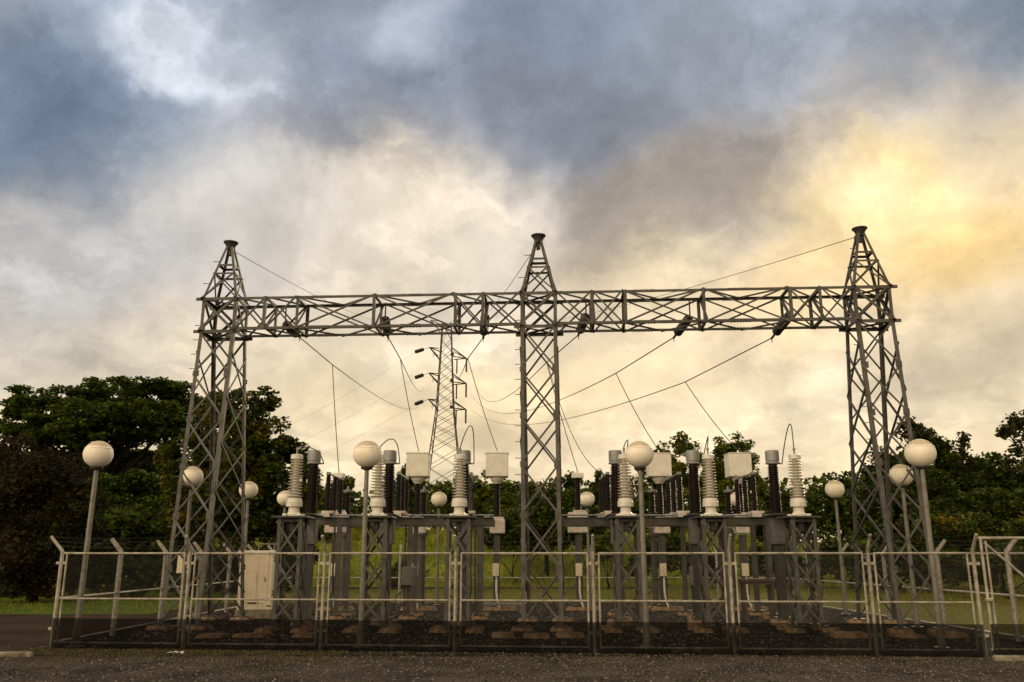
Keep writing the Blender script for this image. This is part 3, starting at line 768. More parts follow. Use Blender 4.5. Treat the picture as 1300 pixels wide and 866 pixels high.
# disconnector frames with three-column switches
for bay, (x0, x1, px0) in enumerate(((PX[0] - .25, PX[2] + .75, None), (1.35, PX[5] + .45, None))):
    t = thing('switch_frame', ((x0 + x1) / 2, 25.8, 0), ['long grey switch support frame left of the middle tower', 'long grey switch support frame right of the middle tower'][bay], 'support frame', 'switch support frames')
    b = MB(); hl = (x1 - x0) / 2
    for y in (-.75, .75):
        b.box((0, y, 2.64), (hl * 2, .10, .19)); b.box((0, y, 2.74), (hl * 2, .16, .014)); b.box((0, y, 2.54), (hl * 2, .16, .014))
    b.build('cross_beam', M['steel'], t)
    r_ = MB(); r_.tube([(-hl, -.95, 2.80), (hl, -.95, 2.80)], .022, 8)
    for X in PX[bay * 3:bay * 3 + 3]: r_.box((X - (x0 + x1) / 2 - .2, -.95, 2.80), (.10, .08, .10)); r_.box((X - (x0 + x1) / 2 + .55, -.9, 2.76), (.16, .12, .05))
    r_.build('operating_rod', M['grey_cap'], t)
    for q, X in enumerate(PX[bay * 3:bay * 3 + 3]):
        lx = X - (x0 + x1) / 2 + .35; k_ = MB()
        k_.tube([(lx - .12, -.84, 2.5), (lx - .12, -.84, 1.35), (lx - .10, -.84, .1)], .028, 8); k_.build('conduit', M['steel_dark'], t, smooth=True)
        if q == 1:
            k_ = MB(); k_.box((lx, -.92, 1.15), (.36, .22, .5), bev=.015); k_.box((lx, -1.035, 1.15), (.28, .012, .40), bev=.004); k_.build('drive_box', M['grey_box'], t)
    for X in PX[bay * 3:bay * 3 + 3]:
        for y in (-.75, .75):
            p = MB(); lx = X - (x0 + x1) / 2 + .35; p.box((lx, y, 1.32), (.13, .13, 2.42)); p.box((lx, y, .13), (.34, .34, .03)); p.build('post', M['steel'], t)
            pad(.62, .5, .10, int(X * 3 + y * 9)).build('footing', M['pad'], t, smooth='all', loc=(lx, y, 0))
def make_switch():
    t = thing('disconnector_switch', (0, 0, 0), '', 'switch', 'three column disconnector switches')
    b = MB(); b.box((0, 0, 2.80), (.24, 2.3, .11)); b.box((.05, -.95, 2.88), (.36, .26, .07), bev=.015); b.box((.0, 0, 2.88), (.3, .22, .07), bev=.015); b.box((0, .95, 2.88), (.3, .22, .07), bev=.015); b.build('base', M['pink_box'], t)
    for y in (-.92, 0, .92):
        i_ = MB(); i_.lathe([(.09, 2.90)] + shed_profile(2.92, 3.86, .085, .08, 20, .025) + [(.06, 3.88), (.06, 3.94), (.02, 3.95)], (0, y, 0), 14); i_.build('insulator', M['brown_porcelain'], t, smooth=True)
    l = MB(); l.tube([(0, -.98, 3.97), (0, .98, 3.97)], .03, 8); l.box((0, -.92, 3.97), (.1, .2, .07)); l.box((0, .92, 3.97), (.1, .2, .07)); l.tube([(0, .9, 3.98), (.06, 1.2, 4.14)], .018, 6); l.build('blade', M['grey_cap'], t)
    return t
WL = ['behind the leftmost insulator stand', 'behind the second insulator stand from left', 'behind the stand left of the middle tower', 'behind the stand right of the middle tower', 'between the third front lamp and the fifth stand', 'leaning over a rear lamp near the right tower']
sw = make_switch()
for i, X in enumerate(PX):
    o = sw if i == 0 else copy_tree(sw)
    o.location = (X, 25.8, 0); o['label'] = 'three slim brown switch columns ' + WL[i].replace('leaning over', 'in front of')

# head transformers at the back: cream boxes on brown columns
DXp = [430, 531, 631, 733, 836.5, 937.5]; DY = 29.0
def make_head(big):
    t = thing('head_transformer', (0, 0, 0), '', 'transformer', 'cream box transformers on brown columns' if big else 'brown columns without a cream head')
    p = MB(); p.box((0, 0, 1.25), (.21, .21, 2.2)); p.box((0, 0, .16), (.42, .42, .03)); p.bar((-.1, -.02, .8), (-.62, -.02, .42), .05, .05); p.bar((-.62, -.02, .42), (-.62, -.02, .03), .04, .04); p.build('post', M['steel'], t)
    pad(1.35, .7, .13, 9).build('footing', M['pad'], t, smooth='all', loc=(.12, 0, 0))
    b = MB()
    if big: b.box((.02, 0, 2.62), (.5, .42, .46), bev=.03); b.box((.02, 0, 2.88), (.42, .36, .08), bev=.02); b.box((-.34, 0, 2.70), (.24, .22, .24), bev=.02)
    else: b.box((-.02, 0, 2.74), (.64, .45, .66), bev=.03); b.box((.05, 0, 3.1), (.42, .36, .08), bev=.02)
    jb = b.build('junction_box', M['pink_box'], t)
    c2 = MB(); c2.tube([(-.3, -.18, 2.4), (-.34, -.2, 2.2), (-.2, -.2, 2.08), (-.08, -.15, 2.2)], .022, 8); c2.build('cable_loop', M['steel_dark'], t, smooth=True)
    i_ = MB(); z1 = 4.02 if big else 4.18
    i_.lathe([(.1, 2.9)] + shed_profile(2.98 if big else 3.12, z1, .115, .105, 20, .03) + [(.08, z1 + .03)], n=16); i_.build('insulator', M['brown_porcelain'], t, smooth=True)
    h = MB()
    if big:
        h.box((0, 0, 4.60), (.74, .70, .76), bev=.02); h.box((0, 0, 4.99), (.77, .73, .02)); h.lathe([(.12, 4.0), (.15, 4.05), (.21, 4.12), (.24, 4.22), (.30, 4.225)], n=20); h.tube([(0, -.1, 4.98), (0, -.1, 5.1)], .03, 8)
    else: h.box((0, 0, 4.27), (.38, .34, .17), bev=.02); h.tube([(0, 0, 4.3), (0, 0, 4.46)], .03, 8)
    hb = h.build('head', M['cream_box'], t)
    s = MB(); s.box((-.02, -.18, 1.25), (.21, .14, .40), bev=.012); s.build('terminal_box', M['cream'], t)
    co = MB(); co.tube([(-.0, -.17, 1.04), (.0, -.17, .6), (.03, -.18, .3), (.1, -.2, .1)], .035, 8); co.build('conduit', M['cream_box'], t, smooth=True)
    return t
HL = ['slim brown insulator column without a box head at the far left of the row', 'square cream box on a brown column right of the second front lamp', 'square cream box on a brown column just left of the middle tower',
      'brown column with small flat cap over a pale pink box beside the middle tower', 'square cream box on a brown column half hidden by the third front lamp', 'square cream box on a brown column nearest the right tower']
hb, hs = make_head(True), make_head(False)
used = {True: False, False: False}
for i, x in enumerate(DXp):
    big = i not in (0, 3); src = hb if big else hs
    o = copy_tree(src) if used[big] else src; used[big] = True
    X = at(x, 600, DY).x; o.location = (X, DY, 0); o['label'] = HL[i]
    top = Vector((X, DY - (.1 if big else 0), 5.1 if big else 4.45))
    a = drop_pts[i]; pts = wire_pts(a, top, .12, 20)
    wire('dropper_cable', pts, .014, ['curved dropper cable falling to the bare brown column at far left', 'dropper cable down to the cream box right of the second front lamp', 'dropper cable down to the cream box left of the middle tower', 'dropper cable down to the flat capped column beside the middle tower',
          'dropper cable down to the cream box behind the third front lamp', 'dropper cable down to the cream box nearest the right tower'][i], 'cable', 'dropper cables')
    if i == 3:
        wire('slack_cable', wire_pts(a + Vector((.05, 0, -.1)), at(775, 604, 25.2), .9, 20), .012, 'slack curved cable from the middle tower side to the right hand switch', 'cable')
# slender arresters
def make_arr():
    t = thing('surge_arrester', (0, 0, 0), '', 'arrester', 'slender surge arresters')
    p = MB(); p.tube([(0, 0, .1), (0, 0, 3.0)], .10, 10); p.lathe([(.17, 2.35), (.17, 2.47)], n=12); p.box((0, 0, .13), (.4, .4, .03)); p.build('post', M['steel'], t, smooth=True)
    pad(.62, .5, .1, 13).build('footing', M['pad'], t, smooth='all')
    i_ = MB(); i_.lathe([(.17, 3.0), (.17, 3.12), (.11, 3.14)] + shed_profile(3.14, 3.78, .105, .10, 13, .03) + [(.07, 3.8)], n=14); i_.build('insulator', M['brown_porcelain'], t, smooth=True)
    c = MB(); c.lathe([(.15, 3.80), (.16, 3.83), (.16, 3.88), (.05, 3.9), (.03, 4.02)], n=14); c.build('cap', M['grey_cap'], t, smooth=True)
    return t
ar = make_arr(); AL = ['left of the second front globe lamp', 'under the cream box right of the second front lamp', 'behind the third front globe lamp', 'left of the cream box nearest the right tower']
for i, x in enumerate((441, 538, 828, 925)):
    o = ar if i == 0 else copy_tree(ar)
    o.location = (at(x, 640, 30.2).x, 30.2, 0); o['label'] = 'slender short brown arrester ' + AL[i]

# ------------------------------------------------------------------ globe lamps
def make_lamp():
    t = thing('globe_lamp', (0, 0, 0), '', 'lamp', 'globe lamps round the yard'); zc = 3.68
    p = MB(); p.tube([(0, 0, 0), (0, 0, .35), (0, 0, .351), (0, 0, zc - .27)], [.075, .075, .058, .043], 14); p.lathe([(.14, 0), (.14, .02), (.08, .03)], n=14); p.build('pole', M['pole'], t, smooth=True)
    c = MB(); c.lathe([(.05, zc - .32), (.11, zc - .30), (.125, zc - .265), (.11, zc - .245)], n=20); c.build('collar', M['steel_dark'], t, smooth=True)
    g = MB(); prof = []
    for k in range(1, 24):
        a = -math.pi / 2 + math.pi * k / 24; r = .287 * math.cos(a); z = .272 * math.sin(a)
        prof.append((r, z))
        if k == 15: prof += [(r * 1.012, z + .004), (r * 1.012, z + .012)]
    prof = [(.10, -.262)] + [p_ for p_ in prof if p_[1] > -.255] + [(.01, .272)]
    g.lathe(prof, n=36); g.build('globe', M['globe'], t, smooth=True, loc=(0, 0, zc))
    return t
LAMPS = [((123, 577), 17.5, 'leftmost of the front row, against the tall trees'), ((467, 576), 17.5, 'in the front row before the second white insulator'), ((813, 575), 17.5, 'in the front row right of the middle tower'), ((1168, 574), 17.3, 'in the front row beside the right tower'),
         ((245, 605), 22.6, 'seen through the left lattice tower'), ((317, 622), 27.3, 'right of the left lattice tower, on a thin pole'), ((363, 633), 31.4, 'half hidden behind the leftmost white insulator'), ((557, 635), 31.9, 'small and far, below the distant pylon'),
         ((746, 634), 31.9, 'small and far, just right of the middle tower'), ((936, 634), 31.9, 'small and far, behind the rightmost switch columns'), ((1060, 622), 27.0, 'alone between the last insulator stand and the right tower'), ((1144, 603), 22.2, 'seen through the right lattice tower')]
lamp = make_lamp()
for i, ((x, y), Y, l) in enumerate(LAMPS):
    o = lamp if i == 0 else copy_tree(lamp)
    o.location = (at(x, y, Y).x, Y, 0); o.rotation_euler = (R(random.uniform(-.5, .5)), R(random.uniform(-.5, .5)), random.random() * 6); o['label'] = 'white globe lamp ' + l
    s_ = random.uniform(.985, 1.015) * (1.04 if i == 3 else 1)
    for ch in o.children:
        if ch.name.startswith('globe'): ch.scale = (s_, s_, s_)

# ------------------------------------------------------------------ fences
ZTOP, ZMID, ZBOT = 1.74, .90, .10
def link_mesh(mb, p, q, z0, z1, pitch, r):
    p, q = Vector(p), Vector(q); L_ = (q - p).length; d = (q - p) / L_; H = z1 - z0
    n = d.cross(Vector((0, 0, 1))); stp = pitch
    for fam in (0, 1):
        c = -H + stp * .5
        while c < L_:
            u0, u1 = max(0, c), min(L_, c + H)
            if u1 - u0 > .02:
                za, zb = u0 - c, u1 - c
                if fam: za, zb = H - za, H - zb
                a = p + d * u0 + Vector((0, 0, z0 + za)) + n * (.003 * (fam * 2 - 1)); b = p + d * u1 + Vector((0, 0, z0 + zb)) + n * (.003 * (fam * 2 - 1))
                mb.tube([a, b], r, 3, cap=False)
            c += stp
def fence(name, A, B, cuts, out, label, framed=True, net=False, pitch=.06, wr=.0014, pr=.033, arm=True, end=(True, True), corner_out=None):
    A, B = Vector(A), Vector(B); d = (B - A).normalized(); out = Vector(out).normalized()
    t = thing(name, A, label, 'fence')
    pts = [(B - A) * c for c in cuts]
    for i, p in enumerate(pts):
        if i == 0 and not end[0] or i == len(pts) - 1 and not end[1]: continue
        m_ = MB(); o2 = out
        if i == 0 and corner_out: o2 = Vector(corner_out).normalized()
        m_.tube([p - Vector((0, 0, .02)), p + Vector((0, 0, ZTOP + .03)), p + o2 * .02 + Vector((0, 0, ZTOP + .06)), p + o2 * .24 + Vector((0, 0, ZTOP + .32))], [pr, pr, pr * .95, pr * .8], 12)
        if framed:
            for z in (.35, ZTOP - .18): m_.bar(p - d * .10 + Vector((0, 0, z)), p + d * .10 + Vector((0, 0, z)), .05, .012, up=out)
        m_.build('post', M['pipe' if framed else 'pipe_dull'], t, smooth=True)
    for i in range(len(pts) - 1):
        a, b = pts[i] + d * .105, pts[i + 1] - d * .105
        if not framed: a, b = pts[i] + d * pr, pts[i + 1] - d * pr
        m_ = MB(); Z = lambda z: Vector((0, 0, z)); fr = .0185 if framed else .024
        m_.tube([a + Z(ZTOP), b + Z(ZTOP)], fr, 10); m_.tube([a + Z(ZMID), b + Z(ZMID)], fr, 10); m_.tube([a + Z(ZBOT), b + Z(ZBOT)], fr, 10)
        if framed: m_.tube([a + Z(ZBOT), a + Z(ZTOP + .015)], fr, 10); m_.tube([b + Z(ZBOT), b + Z(ZTOP + .015)], fr, 10)
        o = m_.build('panel_frame', M['pipe'], t, smooth=True)
        w_ = MB(); link_mesh(w_, a + out * .018, b + out * .018, ZBOT, ZTOP, pitch, wr); w_.build('chain_link_mesh', M['wire_mesh'], o)
    bw = MB()
    for k in (.1, .19, .28):
        off = out * (k * .78) + Vector((0, 0, ZTOP + .05 + k * .93)); q = []
        for i in range(len(pts) - 1):
            for s in range(6): 
                f = s / 6; q.append(pts[i].lerp(pts[i + 1], f) + off - Vector((0, 0, .03 * 4 * f * (1 - f))))
        q.append(pts[-1] + off); bw.tube(q, .0016, 4)
    bw.build('barbed_wire', M['wire_mesh'], t)
    if net:
        m_ = MB(); n_ = 90; vs, fs = [], []
        for k in range(n_ + 1):
            p = pts[0].lerp(pts[-1], k / n_) + out * (.062 + .006 * math.sin(k * 1.7))
            for j in range(4):
                vs.append(p + out * .007 * noise.noise((k * .4, j, 0)) + Vector((0, 0, .0 + (.545 + .004 * math.sin(k * .9)) * j / 3)))
        for k in range(n_):
            for j in range(3): a = k * 4 + j; fs.append((a, a + 4, a + 5, a + 1))
        m_.add(vs, fs); m_.build('shade_net', M['net'], t, smooth='all')
    return t
FA, FB = Vector((-8.72, YL, 0)), Vector((8.16, YR, 0))
def cut_of(x, y=758):
    lo, hi = 0., 1.
    for _ in range(40):
        m_ = (lo + hi) / 2; p = FA.lerp(FB, m_); X = at(x, y, p.y).x
        if p.x < X: lo = m_
        else: hi = m_
    return m_
cuts = [0] + [cut_of(x) for x in (237, 410, 578, 754, 929, 1107)] + [1]
fd = (FB - FA).normalized(); fo = Vector((fd.y, -fd.x, 0))
fence('chain_link_fence', FA, FB, cuts, fo, 'long front chain link fence of seven panels with dark net along its foot', True, True, corner_out=(-1, -.2, 0))
LB, RB = Vector((-8.86, 33.2, 0)), Vector((9.95, 33.2, 0))
RA = Vector((10.35, 15.6, 0))
fence('chain_link_fence', FA, LB, [i / 6 for i in range(7)], (-1, 0, 0), 'left side chain link fence running back beside the trees', False, False, .07, .0012, .055, end=(False, True))
fence('chain_link_fence', LB, RB, [i / 8 for i in range(9)], (0, 1, 0), 'rear chain link fence before the grassy bank', False, False, .10, .0014, .05, end=(False, True))
fence('chain_link_fence', RB, RA, [i / 6 for i in range(7)], (1, 0, 0), 'right side chain link fence running back behind the right tower', False, False, .07, .0012, .055, end=(False, True))
# gate between the front fence and the right corner
gt = thing('gate', FB + fd * .12, 'taller pipe gate leaf with a diagonal brace at the right edge', 'gate')
ge = (RA - FB - fd * .25); gl = ge.length; gdir = ge.normalized(); Z = lambda z: Vector((0, 0, z)); go = Vector((gdir.y, -gdir.x, 0))
m_ = MB()
for z in (2.0, .12): m_.tube([Z(z), gdir * gl + Z(z)], .026, 10)
for s in (0.02, 1): m_.tube([gdir * gl * s + Z(.12), gdir * gl * s + Z(2.0)], .026, 10)
m_.tube([gdir * .1 + Z(1.92), gdir * gl * .95 + Z(.22)], .022, 10); m_.tube([gdir * .12 + Z(.12), gdir * .12 + Z(1.95)], .02, 10)
o = m_.build('gate_frame', M['pipe'], gt, smooth=True)
w_ = MB(); link_mesh(w_, gdir * .03 + go * .02, gdir * gl + go * .02, .12, 2.0, .06, .0012); w_.build('chain_link_mesh', M['wire_mesh'], o)
m_ = MB(); m_.box(gdir * .04 + Z(.95) + go * .05, (.12, .06, .05), bev=.01); m_.build('latch', M['pipe'], gt)
m_ = MB(); vs = []; fs = []
for k in range(13):
    p = gdir * gl * k / 12 + go * (.05 + .005 * math.sin(k * 1.3)); vs += [p, p + Z(.55)]
for k in range(12): fs.append((2 * k, 2 * k + 2, 2 * k + 3, 2 * k + 1))
m_.add(vs, fs); m_.build('shade_net', M['net'], gt, smooth='all')

# ------------------------------------------------------------------ cabinets, trench slabs and small things in the yard
cb = at(332, 780, 26.0); 
c = thing('control_cabinet', (cb.x, 25.4, 0), 'tall cream control cabinet with a closed door beside the left tower', 'cabinet')
m_ = MB(); m_.box((0, 0, 1.0), (.93, .55, 1.52), bev=.01); m_.build('body', M['cream'], c)
m_ = MB(); m_.box((0, 0, 1.80), (1.04, .68, .075), bev=.02); m_.build('roof', M['cream_box'], c)
m_ = MB(); m_.box((-.04, -.285, 1.08), (.80, .022, 1.32), bev=.006); m_.build('door', M['cream'], c); dd = c.children[-1]
h_ = MB(); h_.box((.28, -.305, 1.05), (.03, .03, .12)); h_.build('handle', M['pipe_dull'], dd)
m_ = MB(); m_.box((-.05, -.30, .42), (.24, .012, .035)); m_.box((.42, -.283, .34), (.14, .01, .03)); m_.build('vent', M['steel_dark'], c)
m_ = MB(); m_.box((0, 0, .12), (1.0, .62, .24), bev=.02); m_.build('plinth', M['kerb'], c)
m_ = MB()
for sx in (-.1, .35): m_.tube([(sx, .2, 1.83), (sx, .2, 2.02)], .018, 6)
m_.tube([(-.1, .2, 2.02), (.55, .2, 2.02)], .018, 6); m_.build('handrail', M['pole'], c)
c = thing('meter_box', (at(234, 715, 24.5).x, 24.5, 0), 'small cream meter box on a post behind the left tower', 'box')
m_ = MB(); m_.box((0, 0, 1.48), (.32, .2, .5), bev=.012); m_.box((0, 0, 1.745), (.36, .25, .02)); m_.build('body', M['cream'], c)
m_ = MB(); m_.box((0, 0, .62), (.08, .08, 1.22)); m_.build('post', M['steel'], c)
# low slab covers over the cable trench
TR = [(252, 291, 797), (296, 348, 795), (372, 402, 798), (622, 656, 796), (662, 700, 798), (703, 745, 796), (1050, 1104, 793), (1130, 1172, 794), (1180, 1226, 796)]
TLb = ['below the left tower, left half', 'below the cream cabinet', 'under the leftmost insulator stand', 'left of the foot of the middle tower', 'at the foot of the middle tower', 'right of the foot of the middle tower', 'left of the right tower foot', 'below the right tower', 'near the gate post']
for i, (a, b, y) in enumerate(TR):
    Y = 19.6; X0, X1 = at(a, y, Y).x, at(b, y, Y).x
    m_ = pad(X1 - X0, random.uniform(.5, .85), random.uniform(.06, .12), 40 + i, 15)
    o = m_.build('trench_cover', M['cover'], smooth='all', loc=((X0 + X1) / 2, Y, 0)); o.rotation_euler = (0, 0, R(random.uniform(-2, 2)))
    tag(o, 'low rust coloured concrete trench cover ' + TLb[i], 'trench cover', 'trench covers')
c = thing('grating_platform', (at(638, 772, 27.6).x, 27.6, 0), 'low grey grating step before the cream box post near the middle tower', 'platform')
m_ = MB()
for k in range(15): m_.box((-.56 + k * .08, 0, .26), (.03, .5, .04))
m_.box((0, -.25, .26), (1.2, .03, .06)); m_.box((0, .25, .26), (1.2, .03, .06)); m_.build('deck', M['grate'], c)
for sx in (-1, 1):
    for sy in (-1, 1): m_ = MB(); m_.box((sx * .54, sy * .2, .12), (.05, .05, .24)); m_.build('leg', M['grate'], c)
c = thing('wooden_bench', (at(960, 728, 24.5).x, 24.5, 0), 'low dark board table behind the rightmost insulator stands', 'table')
m_ = MB(); m_.box((0, 0, 1.05), (.95, .5, .07)); m_.box((0, 0, .97), (.85, .42, .06)); m_.build('top', M['wood'], c)
for sx in (-.38, .38):
    for sy in (-.17, .17): m_ = MB(); m_.box((sx, sy, .47), (.07, .07, .94)); m_.build('leg', M['wood'], c)
# kerb stones
for i, (x0, x1, yl, yr, lb) in enumerate(((-30, 35, 842, 830, 'pale worn kerb stone at the far left beside the dirt track'), (1268, 1420, 835, 845, 'pale worn kerb stone at the far right below the gate'))):
    a = at(max(x0, -200), yl, 1); 
    Yk = 15.7 if i == 0 else 15.1
    X0, X1 = at(x0, 834, Yk).x, at(x1, 834, Yk).x
    m_ = MB(); n = 3 if i == 0 else 5; wl = (X1 - X0)
    m_.box((0, 0, .035), (wl, .14, .10), bev=.02)
    o = m_.build('kerb_stone', M['kerb'], smooth=True, loc=((X0 + X1) / 2, Yk + (.1 if i == 0 else .1), 0)); o.rotation_euler = (0, 0, R(9 if i == 0 else -4)); tag(o, lb, 'kerb')
m_ = MB(); rl = random.Random(5); p = at(223, 827, 16.2)
vs = []; 
for j in range(5):
    for k in range(7): vs.append((-.13 + k * .045, -.05 + j * .03, .02 + .045 * rl.random()))
m_.add(vs, [(j * 7 + k, j * 7 + k + 1, j * 7 + k + 8, j * 7 + k + 7) for j in range(4) for k in range(6)])
sm = m_.build('crumpled_paper', M['litter'], loc=(p.x, 16.2, -.01)); md = sm.modifiers.new('s', 'SOLIDIFY'); md.thickness = .006
tag(sm, 'small crumpled white paper lying on the gravel at left', 'litter')

# ------------------------------------------------------------------ trees
def crown(clumps, density, leaf, rnd, flat=0, droop=0):
    """clumps: (photo x, photo y, depth, rx px, ry px[, rd m]) -> leaf faces spread through each clump's volume"""
    mb = MB(); cs = []
    for cl in clumps:
        x, y, Y, rx, ry = cl[:5]; c_ = at(x, y, Y); k = mpp(Y, c_.z); RX, RZ = rx * k, ry * k; RY = cl[5] if len(cl) > 5 else max(RX, RZ) * .8
        cs.append((c_, RX, RY, RZ))
        # sub-clumps with their own outline
        nsub = max(6, int(8 + RX * RZ * 4.5)); 
        for _ in range(nsub):
            while True:
                q = Vector((rnd.uniform(-1, 1), rnd.uniform(-1, 1), rnd.uniform(-1, 1)))
                if .25 < q.length < 1: break
            s = rnd.uniform(.24, .46); big = 1.7 if q.length < .62 else 1.0; sc0 = c_ + Vector((q.x * RX, q.y * RY, q.z * RZ))
            sr = Vector((max(.35, RX * s), max(.35, RY * s), max(.25, RZ * s * (.7 if flat else 1))))
            n = int(density * 1.5 * (sr.x * sr.y * sr.z) ** .62)
            for _ in range(n):
                while True:
                    w_ = Vector((rnd.uniform(-1, 1), rnd.uniform(-1, 1), rnd.uniform(-1, 1)))
                    if w_.length < 1: break
                w_ *= 1 + .22 * rnd.random() ** 3
                p = sc0 + Vector((w_.x * sr.x, w_.y * sr.y, w_.z * sr.z))
                L_ = leaf * rnd.uniform(.6, 1.4) * big; W_ = L_ * rnd.uniform(.34, .58)
                d = Vector((rnd.gauss(0, 1), rnd.gauss(0, 1), rnd.gauss(0, .5) - droop)).normalized()
                nrm = Vector((rnd.gauss(0, .7), rnd.gauss(0, .7), 1)).normalized(); e = d.cross(nrm)
                if e.length < .1: continue
                e.normalize(); up = e.cross(d)
                mb.v += [tuple(p - d * L_ * .5), tuple(p + e * W_ + up * L_ * .06), tuple(p + d * L_ * .5 - up * L_ * .08), tuple(p - e * W_ + up * L_ * .06)]
                b = len(mb.v) - 4; mb.f.append((b, b + 1, b + 2, b + 3)); mb.mi.append(0)
    return mb, cs
def tree(name, clumps, density, leaf, m, label, cat, base=None, tr=.22, group=None, seed=1, flat=0, fork=.45, droop=0, trunk_name='trunk'):
    rnd = random.Random(seed); mb, cs = crown(clumps, density, leaf, rnd, flat, droop)
    ctr = sum((c[0] for c in cs), Vector()) / len(cs)
    if base is None: base = (ctr.x, ctr.y)
    gz = bank_z(*base) if base[1] > 50 else 0
    B = Vector((base[0], base[1], gz - .05))
    t = thing(name, B, label, cat, group)
    tm = MB(); low = min(c[0].z for c in cs)
    F0 = B.lerp(Vector((ctr.x, ctr.y, low)), .8); F0.z = B.z + (ctr.z - B.z) * fork
    bend = Vector((rnd.gauss(0, .25), rnd.gauss(0, .25), 0))
    tm.tube([B - B, (F0 - B) * .5 + bend, F0 - B], [tr * 1.25, tr, tr * .85], 10)
    for c_, RX, RY, RZ in cs:
        e = c_ - Vector((0, 0, RZ * .2)) - B; s = F0 - B
        mid = s.lerp(e, .5) + Vector((rnd.gauss(0, .3), rnd.gauss(0, .3), -.1 * (e - s).length * rnd.random()))
        tm.tube([s, mid, e], [tr * .6, tr * .35, tr * .12], 6)
        for _ in range(4):
            q = e + Vector((rnd.uniform(-1, 1) * RX, rnd.uniform(-1, 1) * RY, rnd.uniform(-.4, 1) * RZ)) * .85
            tm.tube([mid.lerp(e, .6), (mid.lerp(e, .6) + q) / 2 + Vector((0, 0, .1)), q], [tr * .2, tr * .12, tr * .04], 5)
    tm.build(trunk_name, M['bark'], t, smooth=True)
    mb.v = [(v[0] - B.x, v[1] - B.y, v[2] - B.z) for v in mb.v]
    mb.build('crown', m, t)
    return t

rr = random.Random(11)
# 1 the wide rain tree on the left
cl = [(85, 514, 54, 44, 13), (165, 515, 55, 50, 13), (135, 540, 53, 54, 13), (60, 550, 54, 46, 11), (215, 530, 54, 44, 18), (26, 522, 55, 30, 10), (40, 508, 54, 42, 15), (18, 545, 55, 48, 14), (70, 530, 53, 45, 14), (112, 496, 55, 38, 13), (160, 492, 55, 46, 13), (205, 498, 56, 42, 14), (130, 522, 52, 50, 13), (190, 525, 53, 50, 15),
      (240, 512, 57, 34, 16), (110, 550, 52, 46, 13), (165, 556, 54, 44, 12), (225, 550, 54, 42, 16), (150, 580, 56, 36, 12), (-30, 560, 55, 40, 18), (195, 590, 57, 46, 20), (60, 560, 57, 40, 10)]
tree('rain_tree', cl, 360, .22, M['rain'], 'broad flat topped dark green tree with layered crown at far left', 'tree', base=(at(196, 690, 55).x, 55), tr=.38, seed=21, flat=1, fork=.55)
# 2 the yellow flecked tree behind the left tower
cl = [(330, 512, 40, 22, 20), (300, 530, 41, 34, 30), (262, 545, 41, 34, 36), (335, 545, 40, 34, 26), (365, 568, 41, 24, 22), (300, 585, 40, 44, 36), (350, 605, 40, 40, 34), (250, 610, 41, 40, 40), (215, 590, 42, 26, 30),
      (300, 645, 40, 52, 34), (355, 655, 41, 40, 34), (392, 622, 42, 16, 26), (285, 515, 42, 26, 20), (320, 560, 42, 40, 26), (275, 575, 42, 36, 26), (372, 600, 42, 26, 26), (240, 665, 41, 44, 34), (322, 690, 41, 50, 30)]
tree('flowering_tree', cl, 420, .18, M['flower_tree'], 'dense dark tree flecked with yellow clusters behind the left tower', 'tree', base=(at(300, 700, 41).x, 41), tr=.25, seed=22)
# 3 the russet bush tree in front on the left
cl = [(40, 590, 34, 44, 34), (0, 580, 35, 36, 36), (85, 612, 34, 34, 34), (30, 640, 33, 52, 38), (90, 660, 34, 36, 40), (-20, 650, 35, 44, 40), (20, 700, 33, 54, 34), (80, 710, 34, 42, 28), (120, 690, 35, 26, 26), (25, 738, 33.6, 40, 16), (70, 738, 33.8, 34, 15)]
tree('russet_tree', cl, 520, .12, M['russet'], 'reddish brown leafed bushy tree at the lower left edge', 'tree', base=(at(45, 740, 34).x, 34), tr=.18, seed=23, fork=.3)
# 4 dark shrubs under the left trees
for i, (cl, lb) in enumerate((([(140, 700, 44, 40, 40), (180, 690, 45, 44, 44), (120, 730, 43, 40, 22)], 'dark shrub behind the leftmost front lamp pole'), ([(225, 715, 44, 36, 34), (270, 725, 43, 36, 26)], 'dark shrub below the left tower'), ([(345, 720, 44, 40, 30), (385, 700, 45, 26, 40)], 'dark shrub behind the cream cabinet'))):
    tree('dark_shrub', cl, 200, .26, M['dark_leaf'], lb, 'shrub', group='dark shrubs under the left trees', tr=.08, seed=30 + i, fork=.2, trunk_name='stem')
cl = [(90, 600, 60, 60, 34), (170, 610, 61, 60, 34), (130, 650, 59, 70, 40), (210, 640, 60, 60, 36), (60, 660, 60, 60, 40), (-20, 640, 60, 60, 50)]
tree('understorey_tree', [(120, 640, 48, 36, 30), (175, 625, 49, 40, 30), (225, 650, 47, 36, 36), (150, 680, 47, 50, 34)], 300, .2, M['rain'], 'mid green leafy tree standing in front of the umbrella tree trunk', 'tree', tr=.15, seed=44, fork=.3)
tree('understorey_tree', cl, 150, .42, M['dark_leaf'], 'dark tree mass filling below the flat topped crown', 'tree', tr=.2, seed=41)
for i, (x, lb) in enumerate(((-60, 'low dark bush at the far left edge of the lawn'), (20, 'low dark bush behind the left lawn strip'), (95, 'low dark bush behind the leftmost lamp pole foot'), (165, 'low dark bush behind the second left side post'), (235, 'low dark bush behind the left tower foot'))):
    tree('low_bush', [(x, 735, 38, 44, 24), (x - 25, 715, 38, 26, 22), (x + 26, 712, 38.4, 26, 24)], 200, .22, M['dark_leaf'], lb, 'shrub', group='low bushes behind the left lawn', tr=.06, seed=60 + i, fork=.2, trunk_name='stem')
